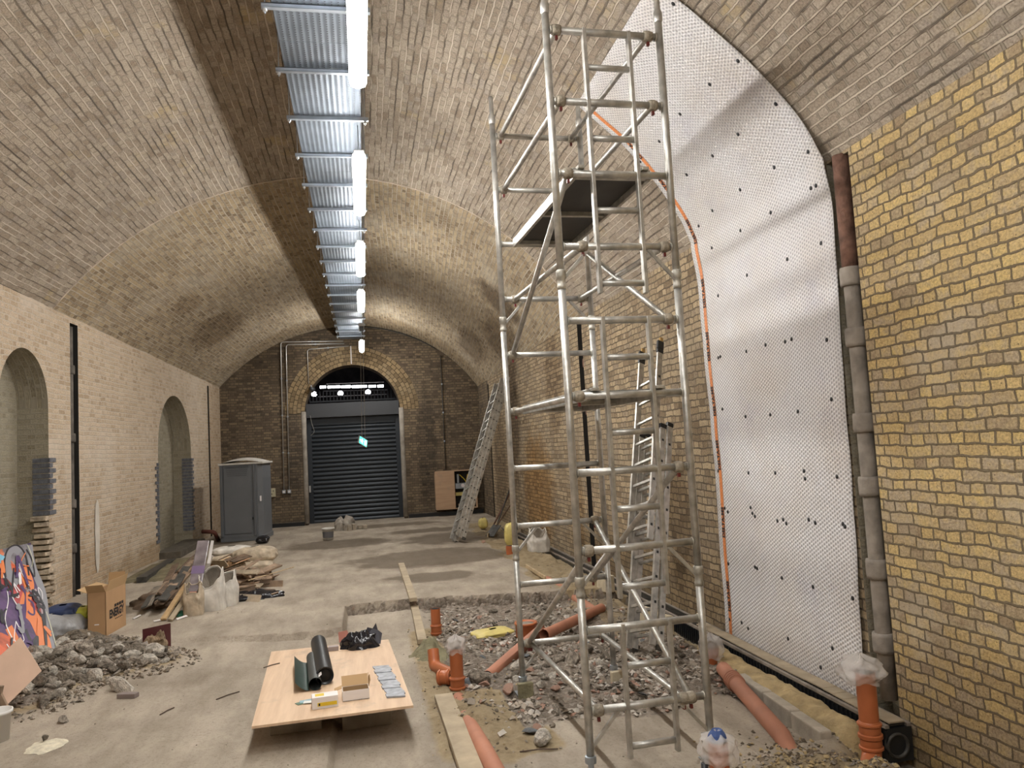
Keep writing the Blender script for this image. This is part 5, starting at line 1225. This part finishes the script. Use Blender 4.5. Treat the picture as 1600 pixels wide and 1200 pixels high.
for (p0, p1, y, r) in (((497, 620), (604, 616), 31, .02), ((505, 611), (606, 609), 32, .02), ((510, 600), (600, 597), 34, .015)):
    tag(MB().tube([at(*p0, 1, y), at(*p1, 1, y)], r, 6).build('yard_pipe', m_pipew), 'thin horizontal pipe under the yard roof beyond the shutter', 'pipe', 'yard pipes beyond the shutter')
mb = MB(); a, b_ = at(484, 629, 1, 26), at(622, 622, 1, 26)
mb.box((a+b_)/2, ((b_-a).length, .06, .05)); mb.box((a+b_)/2+V((0, 0, .75)), ((b_-a).length, .06, .04)) if False else None
x = a.x
while x < b_.x: mb.box((x, 26, a.z+.18), (.025, .025, .34)); x += .11
tag(mb.build('yard_railing', m_shutb), 'dark railing of thin bars just above the shutter housing', 'railing')

# conduits on the back wall
def conduit(pts, r, label, m_=None, name='conduit', group=None, clips=True):
    t = thing(name, tuple(V(pts[-1])), label, 'pipe', group); P2 = fillet(pts, .09, 5)
    MB().tube(P2, r, 8).build('tube', m_ or m_steelc, t, True)
    if clips:
        for a, b_ in zip(pts, pts[1:]):
            a = V(a); b_ = V(b_); n_ = int((b_-a).length/1.1)
            for k in range(1, n_+1): MB().box(a.lerp(b_, k/(n_+1)), (.045, .03, .045)).build('saddle', m_galv, t)
    return t
yw = YB-.03
conduit([(-.45, yw, 5.36), (-2.25, yw, 5.38), (-2.29, yw, 1.06)], .016, 'outer steel conduit running across the back wall and down beside the door')
conduit([(-.42, yw, 5.28), (-2.10, yw, 5.30), (-2.14, yw, 1.06)], .016, 'inner steel conduit running across the back wall and down beside the door')
conduit([(-.30, yw, 5.20), (-1.50, yw, 5.14), (-1.50, yw, 4.12)], .014, 'short steel conduit dropping to the spotlight at the left of the door arch')
conduit([(-.24, yw, 5.20), (-.24, yw, 4.66)], .02, 'short pale conduit dropping to the crown of the door arch', m_white)
conduit([(2.43, yw, 4.82), (2.42, yw, 1.36)], .013, 'thin conduit dropping from the vault to the wooden box on the back wall', m_blackd)
pts = [(x, YB-.03, vz(x, YB)-.03) for x in [.1+.2*i for i in range(12)]]
tag(MB().tube(pts, .016, 6).build('cable', m_blackd, smooth=True), 'dark cable following the vault edge over the back wall', 'cable')
for x, lab in ((-2.29, 'left small metal socket box at the foot of the outer conduit'), (-2.14, 'right small metal socket box at the foot of the inner conduit')):
    t = thing('socket_box', (x, yw, .98), lab, 'socket'); MB().box((x, yw-.01, 1.01), (.10, .05, .10)).build('metal_box', m_galv, t, bevel=.005); MB().box((x, yw-.037, 1.01), (.06, .006, .06)).build('front_plate', m_white, t)
t = thing('control_panel', (-2.62, yw, .9), 'small cream control panel on the back wall right of the portable toilet', 'panel')
MB().box((-2.62, yw-.02, 1.01), (.19, .07, .24)).build('case', mat('cream_panel', (.5, .46, .32), .5), t, bevel=.006)
for dx, dz in ((-.03, .05), (.04, .05), (0, -.04)): MB().lathe((-2.62+dx, yw-.055, 1.01+dz), [(0, .012), (.014, .012), (.016, 0)], 10, ax=(V((1,0,0)), V((0,0,1)), V((0,-1,0)))).build('knob', m_ink, t)
c = at(488, 608, 1, YB-.15); t = thing('spotlight', tuple(c), 'small dark spotlight at the left springing of the door arch', 'lamp')
MB().lathe(c, [(0, .09), (.05, .09), (.06, .0), (.07, -.06), (.065, -.06), (0, -.03)], 16, ax=(V((0,0,1)), V((.9,-.4,0)).normalized(), V((-.4,-.9,0)).normalized())).build('lamp_head', m_shutb, t, True)
MB().box(c+V((-.03, .07, .06)), (.02, .12, .12)).build('bracket', m_galv, t)
# exit sign on wires
c = at(567.5, 690, 1, 20.0); Wv = V((.20, .10, -.135)); Hv = V((.03, .0, .185)); Nn = Wv.cross(Hv).normalized()
if Nn.y > 0: Nn = -Nn
t = thing('exit_sign', tuple(c), 'hanging green emergency exit sign tilted on two thin wires before the shutter', 'sign')
def quad3(o, u, v): return [o-u/2-v/2, o+u/2-v/2, o+u/2+v/2, o-u/2+v/2]
MB().prism(quad3(c, Wv, Hv), -Nn*.05).build('sign_case', m_batten, t)
MB().prism(quad3(c+Nn*.002, Wv*.86, Hv*.84), Nn*.004).build('green_face', mat('green_exit', (.02,.3,.2), emit=(.04,.62,.42), es=1.6), t)
m_wl = mat('white_exit', (.8,.9,.85), emit=(.6,1,.85), es=2.6)
mb = MB(); o_ = c+Nn*.008
mb.prism(quad3(o_+Wv*.26, Wv*.2, Hv*.6), Nn*.002); mb.build('pictogram_door', m_wl, t)
mb = MB(); man = [(-.12,.26),(-.06,.26),(-.04,.1),(.06,.04),(.05,-.02),(-.05,.02),(-.04,-.12),(.02,-.28),(-.03,-.3),(-.10,-.14),(-.2,-.24),(-.24,-.2),(-.14,-.06),(-.13,.06),(-.22,.0),(-.24,.05),(-.13,.14)]
mb.prism([o_+Wv*(x-.05)+Hv*y for x, y in man], Nn*.002); mb.build('pictogram_man', m_wl, t)
mb = MB(); mb.prism([o_+Wv*x+Hv*y for x, y in ((-.4,0),(-.32,.12),(-.32,-.12))], Nn*.002); mb.build('pictogram_arrow', m_wl, t)
for k, px in ((-.42, 563), (.35, 566)):
    a = c+Hv*.5+Wv*k*.5; MB().tube([a, V((LX-.03 if k < 0 else LX+.03, 20.46, LZ-.01))], .005, 5).build('hanging_wire', m_steelc, t)

# portable toilet
lx, ly = -3.50, 20.25
t = thing('portable_toilet', (lx+.5, ly+.5, 0), 'dark grey portable toilet cabin with a pale roof near the back left corner', 'portable toilet')
rot = Matrix.Rotation(-.10, 3, 'Z'); LXv, LYv = rot @ V((1,0,0)), rot @ V((0,1,0)); LA = (LXv, LYv, Z_); L0_ = V((lx, ly, 0))
def LP(a, b_, z): return L0_+LXv*a+LYv*b_+V((0, 0, z))
MB().box(LP(.5, .55, .06), (1.04, 1.08, .12), LA).build('base', m_loo, t, bevel=.01)
MB().prism([LP(.0, .0, .1), LP(.90, .0, .1), LP(1.0, .12, .1), LP(1.0, 1.05, .1), LP(0, 1.05, .1)], (0, 0, 1.80)).build('cabin', m_loo, t)
MB().box(LP(.42, -.012, 1.0), (.66, .03, 1.62), LA).build('door_leaf', m_loo, t, bevel=.01)
for a in (.035, .83): MB().box(LP(a, -.02, 1.02), (.07, .05, 1.8), LA).build('corner_post', mat('grey_post', (.12, .13, .145), .5), t, bevel=.015)
for k in range(6): MB().box(LP(.42, -.02, 1.84-.045*k), (.56-.02*k, .035, .018), LA).build('vent_louvre', mat('louvre_grey', (.11,.12,.135), .5) if k == 0 else bpy.data.materials['louvre_grey'], t)
mb = MB(); mb.grid(lambda u, v: LP(-.03+1.08*u, -.05+1.15*v, 1.90+.15*math.sin(PI*u)**.6*(.55+.45*math.sin(PI*v))), 18, 14); mb.build('domed_roof', m_loor, t, True)
mb = MB(); mb.prism([LP(-.03, -.05, 1.88), LP(1.05, -.05, 1.88), LP(1.05, 1.10, 1.88), LP(-.03, 1.10, 1.88)], (0, 0, .05)); mb.build('roof_rim', m_loor, t, bevel=.01)
MB().box(LP(.96, .03, 1.02), (.05, .01, .13), (V((.64,.77,0)), V((.77,-.64,0)), Z_)).build('white_notice', m_white, t)
MB().box(LP(.78, -.04, .55), (.03, .03, .06), LA).build('latch', m_black, t)

# wooden meter box on the back wall
bx0, bx1, bz0, bz1, by = 2.06, 3.30, .19, 1.33, YB-.325
t = thing('meter_cupboard', (2.68, YB-.15, .19), 'wall-hung plywood cupboard, left door shut and right half open onto meters', 'cupboard')
for nm, c, s_ in (('top_panel', (2.68, by+.15, bz1-.012), (1.24, .30, .024)), ('bottom_panel', (2.68, by+.15, bz0+.012), (1.24, .30, .024)), ('side_panel', (bx0+.012, by+.15, .76), (.024, .30, 1.14)), ('side_panel', (bx1-.012, by+.15, .76), (.024, .30, 1.14)), ('divider', (2.63, by+.15, .76), (.024, .28, 1.1))):
    MB().box(c, s_).build(nm, m_ply2, t)
MB().box((2.345, by-.01, .76), (.58, .02, 1.12)).build('door', m_ply2, t, bevel=.003)
MB().box((2.96, YB-.04, .76), (.64, .02, 1.1)).build('back_panel', m_dark, t)
for nm, c, s_, m_ in (('meter_unit', (2.85, YB-.13, .86), (.36, .16, .16), m_galv), ('meter_unit', (2.88, YB-.13, .62), (.42, .16, .10), m_bagy), ('meter_unit', (2.98, YB-.1, .30), (.5, .1, .06), m_woodm), ('valve', (2.76, YB-.15, 1.08), (.06, .06, .26), m_galv)):
    MB().box(c, s_).build(nm, m_, t, bevel=.005)
MB().lathe((2.89, YB-.215, .87), [(0, .012), (.05, .012), (.055, 0)], 18, ax=(V((1,0,0)), V((0,0,1)), V((0,-1,0)))).build('meter_dial', m_white, t)
MB().tube(fillet([(2.80, YB-.2, 1.2), (2.95, YB-.22, 1.05), (3.0, YB-.2, .95), (3.05, YB-.2, 1.2)], .05), .012, 6).build('yellow_cable', m_yelp, t)
# bucket and debris in front of the shutter
p = at(513, 843, 2, .01); t = thing('mixing_bucket', tuple(p), 'white bucket with a dark label on the floor in front of the shutter', 'bucket')
MB().lathe(p, [(0, 0), (.115, 0), (.135, .24), (.15, .24), (.15, .275), (.135, .275), (.12, .03), (0, .03)], 22).build('tub', m_loor, t, True)
MB().lathe(p+V((0, 0, .05)), [(.1235, 0), (.1325, .14)], 22).build('label_band', mat('dark_label', (.12, .12, .13), .5), t, True)
p = at(540, 828, 2, .0)
tag(crumple(p, .62, .5, .30, 41, .5).build('debris_sack', mat('dusty_grey_sack', (.30, .27, .23), .7, var=.35, vs=7, bump=.6, bs=10), smooth=True), 'burst grey sack of debris on the floor in front of the shutter', 'sack')
random.seed(5)
for k, (px, py, lab) in enumerate(((540, 829, 'first pale block offcut left of the burst sack front'), (546, 829, 'second pale block offcut at the burst sack front'), (553, 828, 'third pale block offcut at the burst sack front'), (562, 827, 'pale offcut lying right of the burst sack'), (570, 827, 'farthest right pale offcut beside the burst sack'))):
    p = at(px, py, 2, .0); an = random.uniform(-.6, .6); tag(MB().box(p+V((0, 0, .07)), (.10, .12, .14+.02*k if k < 3 else .09), (V((math.cos(an), math.sin(an), 0)), V((-math.sin(an), math.cos(an), 0)), Z_)).build('block_offcut', m_kerb, bevel=.01), lab, 'block')
# tools and rubbish against the right wall by the back corner
for i, (p0, z1, p1, m_, r, lab) in enumerate((((772, 833), 1.05, 3.42, m_blackd, .016, 'thin dark bar leaning on the right wall behind the tower'), ((766, 831), .85, 3.44, m_rust, .02, 'short rusty bar leaning beside the thin dark bar'))):
    a = at(*p0, 2, .01); tag(MB().tube([a, V((p1, a.y+.5, z1))], r, 8).build('leaning_bar', m_, smooth=True), lab, 'bar')
a = at(765, 838, 2, .01); tp_ = V((3.40, a.y+.7, .72)); t = thing('shovel', tuple(a), 'dark shovel leaning on the right wall beyond the long ladder', 'shovel')
MB().tube([a.lerp(tp_, .25), tp_], .018, 8).build('handle', m_woodd, t, True); MB().bar(a, a.lerp(tp_, .3), .22, .02, (.8, -.6, 0)).build('blade', m_blackd, t, bevel=.008)
tag(MB().bar(at(762, 838, 2, .02), at(778, 818, 2, .12), .10, .03).build('timber_offcut', m_wood), 'pale timber offcut on the floor under the shovel', 'timber')
sack('paper_sack', at(755, 826, 2, 0), .22, .3, .26, m_bagy, 'small yellow sack leaning in the back right corner', seed=31)
# black bar and plinth by the left wall
plank(at(221, 911, 2, 0), at(268, 881, 2, 0), .16, .10, m_blackd, 'black plastic channel section lying on earth by the left wall', 'channel_offcut', (1, .2, 0), cat='channel')
xa_ = sec(19)[0]
mb = MB(); mb.box((xa_+.10, 18.95, .06), (.5, 2.6, .16)); struct(mb.build('trim_13', mat('dark_plinth', (.10, .085, .065), .9, var=.4), bevel=.01))
mb = MB(); mb.grid(lambda u, v: V((-4.28+u*1.10, 14.2+v*3.6, .0+.10*math.sin(PI*u)**.7*math.sin(PI*v)*(1+.5*nz(u*5, v*8))+.012*nz(u*20, v*30)-.015)), 24, 44)
tag(mb.build('earth_mound', mat('olive_earth', (.17,.145,.085), .95, var=.4, vs=6, bump=.8, bs=25), smooth=True), 'low olive-brown earth patch along the left wall under the black channel', 'earth', kind='stuff')
conduit([(-3.95, 20.3, .30), (-3.65, 20.2, .28), (-3.62, 20.5, .05)], .05, 'red pipe bend behind the left side of the portable toilet', mat('dull_red_pipe', (.17,.06,.045), .6), 'pipe_bend', clips=False)

# ------------------------------------------------------------------ demolition pile
random.seed(12)
BC = {'old_dark_timber': 'very dark', 'weathered_timber': 'worn brown', 'dusty_black_plastic': 'black', 'dark_concrete_lump': 'grey', 'beige_sack': 'beige', 'brown_cardboard': 'tan', 'dusty_timber': 'pale dusty'}
def pile_plank(px0, py0, z0, px1, py1, z1, w_, th, m_, label, group=None, name='board', cat='timber'):
    a = at(px0, py0, 2, z0); b_ = at(px1, py1, 2, z1)
    if group: label = label.replace('COL', BC[m_.name])+(' near the front edge' if (py0 > 925 if 'right' in group or 'left' in group else py0 > 886) else ' further back')
    sd = V((random.uniform(.6, 1), random.uniform(-.5, .2), random.uniform(-.5, .5)))
    return tag(MB().bar(a, b_, w_, th, sd).build(name, m_, bevel=.003), label, cat, group)
DK = ('COL board in the left half of the demolition pile', 'dark boards, left of the pile')
mb = None
for k in range(26):
    u = random.random(); z0 = random.uniform(.03, .16)+.18*u; x0 = 232+46*u+random.uniform(-10, 10); y0 = 956-55*u+random.uniform(-8, 4)
    L = random.uniform(22, 46); an = random.uniform(.75, 1.15)
    pile_plank(x0, y0, z0, x0+L*math.cos(an)*1.1, y0-L*math.sin(an), z0+random.uniform(.0, .16), random.uniform(.06, .14), random.uniform(.015, .035), random.choice([m_woodd, m_woodd, m_woodm, m_blackd, m_stone2]), *DK)
DR_ = ('COL board in the right half of the demolition pile', 'brown boards, right of the pile')
for k in range(26):
    u = random.random(); x0 = random.uniform(358, 405); y0 = random.uniform(893, 935); z0 = max(.03, .30-.006*(y0-893)-.003*(x0-358))
    L = random.uniform(18, 40); an = random.uniform(-.1, .75)
    pile_plank(x0, y0, z0, x0+L*math.cos(an), y0-L*math.sin(an)*.9, z0+random.uniform(-.04, .09), random.uniform(.07, .16), random.uniform(.012, .03), random.choice([m_woodd, m_woodm, m_woodm, m_woodd, m_bagc]), *DR_)
for k in range(12):
    x0 = random.uniform(325, 375); y0 = random.uniform(872, 900); an = random.uniform(-.3, .9); L = random.uniform(18, 38); z0 = random.uniform(.15, .33)
    pile_plank(x0, y0, z0, x0+L*math.cos(an), y0-L*math.sin(an)*.7, z0+random.uniform(0, .08), random.uniform(.10, .2), .015, random.choice([m_woodm, m_card, m_dwood, m_woodd]), 'COL board across the middle of the demolition pile', 'boards, middle of the pile')
pile_plank(255, 968, .02, 291, 913, .34, .075, .03, mat('split_pine', (.55, .38, .2), .8, var=.25, vs=9), 'pale split pine plank leaning at the front of the demolition pile')
pile_plank(266, 969, .02, 296, 925, .26, .06, .03, m_dwood, 'grey-white plank beside the pale pine one at the pile front')
pile_plank(240, 971, .01, 262, 966, .02, .03, .012, m_white, 'short white trim strip on the floor at the front of the pile')
pile_plank(276, 968, .01, 292, 962, .02, .03, .012, m_white, 'short white strip on the floor beside the green net')
pile_plank(208, 967, .01, 219, 961, .03, .03, .012, m_white, 'curled white strip at the left tip of the demolition pile')
pile_plank(388, 907, .26, 459, 886, .12, .018, .014, m_wood, 'long thin pale lath sticking out to the right of the pile')
pile_plank(322, 893, .25, 331, 868, .50, .06, .02, m_bagw, 'short cream board standing behind the purple-wrapped strip')
pile_plank(360, 884, .36, 383, 875, .40, .22, .012, mat('salmon_board', (.60,.36,.22), .8), 'salmon hardboard piece lying on the middle of the pile')
# plastic wrapped tall strip
a = at(301, 940, 2, .18); b_ = at(318, 846, 1, at(301, 940, 2, .18).y+.75); t = thing('wrapped_strip', tuple(a), 'tall purple-grey plastic wrapped strip standing up out of the pile', 'strip')
m_pw = mat('purple_grey_film', (.20, .17, .18), .25, var=.4, vs=6, bump=.5, bs=10)
MB().bar(a, b_, .16, .05, (1, .1, 0)).build('wrapped_core', m_pw, t, bevel=.01)
d = b_-a; MB().bar(a+V((0, -.03, 0)), a+d*.16+V((0, -.03, 0)), .162, .012, (1, .1, 0)).build('orange_end', mat('orange_wrap', (.42, .17, .10), .4), t)
MB().bar(a+d*.45+V((0, -.03, 0)), a+d*.58+V((0, -.03, 0)), .163, .012, (1, .1, 0)).build('violet_band', mat('violet_band', (.17, .12, .22), .4), t)
MB().bar(a+d*.6+V((.12, -.0, 0)), b_+V((.12, 0, .0)), .04, .012, (1, .1, 0)).build('loose_film', m_clear, t)
# sacks
def fit_sack(px, py, w_, d_, h, m_, label, seed, z=0, **k): return sack('rubble_sack', at(px, py, 2, z), w_, d_, h, m_, label, 'sack', seed=seed, **k)
fit_sack(331, 952, .38, .36, .52, m_bagw, 'open white woven sack standing at the front of the demolition pile', 51, open_=True)
fit_sack(355, 945, .30, .34, .44, m_bagw, 'smaller white woven sack right of the open one at the pile front', 52, open_=True)
fit_sack(303, 960, .26, .26, .40, m_bagc, 'narrow tan sack under the purple-wrapped strip at the pile front', 53, open_=True)
fit_sack(392, 893, .32, .3, .42, m_bagw, 'white and green bag standing at the right middle of the pile', 54, open_=True)
fit_sack(398, 880, .75, .5, .30, m_bagc, 'big beige sack at the back right of the demolition pile', 55, z=.14)
fit_sack(362, 868, .72, .45, .18, m_bagw, 'flat white sack on top at the back of the pile', 56, z=.22)
fit_sack(365, 880, .80, .4, .16, m_bagc, 'flat beige sack under the white one at the back of the pile', 57, z=.12)
fit_sack(370, 887, .5, .3, .16, m_block, 'cream packed sack low at the back of the pile', 58, z=.02)
fit_sack(400, 893, .6, .4, .20, m_bagc, 'low beige sack under the big beige one on the right', 59, z=.02)
fit_sack(411, 849, .3, .3, .18, m_bagk, 'black rubbish bag on the floor right of the portable toilet', 60)
tag(crumple(at(395, 935, 2, -.01), .9, .5, .10, 71, .4).build('black_film', m_bagk, smooth=True), 'crumpled black plastic film under the right side of the pile', 'plastic film')
tag(crumple(at(290, 962, 2, -.01), .34, .2, .06, 72, .5).build('green_net', mat('green_net', (.02, .12, .07), .7), smooth=True), 'small crumpled green net at the foot of the purple-wrapped strip', 'net')
tag(crumple(at(265, 945, 2, -.02), 1.0, .8, .18, 73, .4).build('dark_rubbish_core', m_woodd, smooth=True), 'dark rubbish packed beneath the boards at the left of the pile', 'rubbish')
tag(crumple(at(375, 915, 2, -.02), 1.1, .9, .24, 74, .4).build('brown_rubbish_core', m_woodm, smooth=True), 'brown rubbish packed beneath the boards at the right of the pile', 'rubbish')

for o in list(sc.objects):
    if '_o' in o: del o['_o']
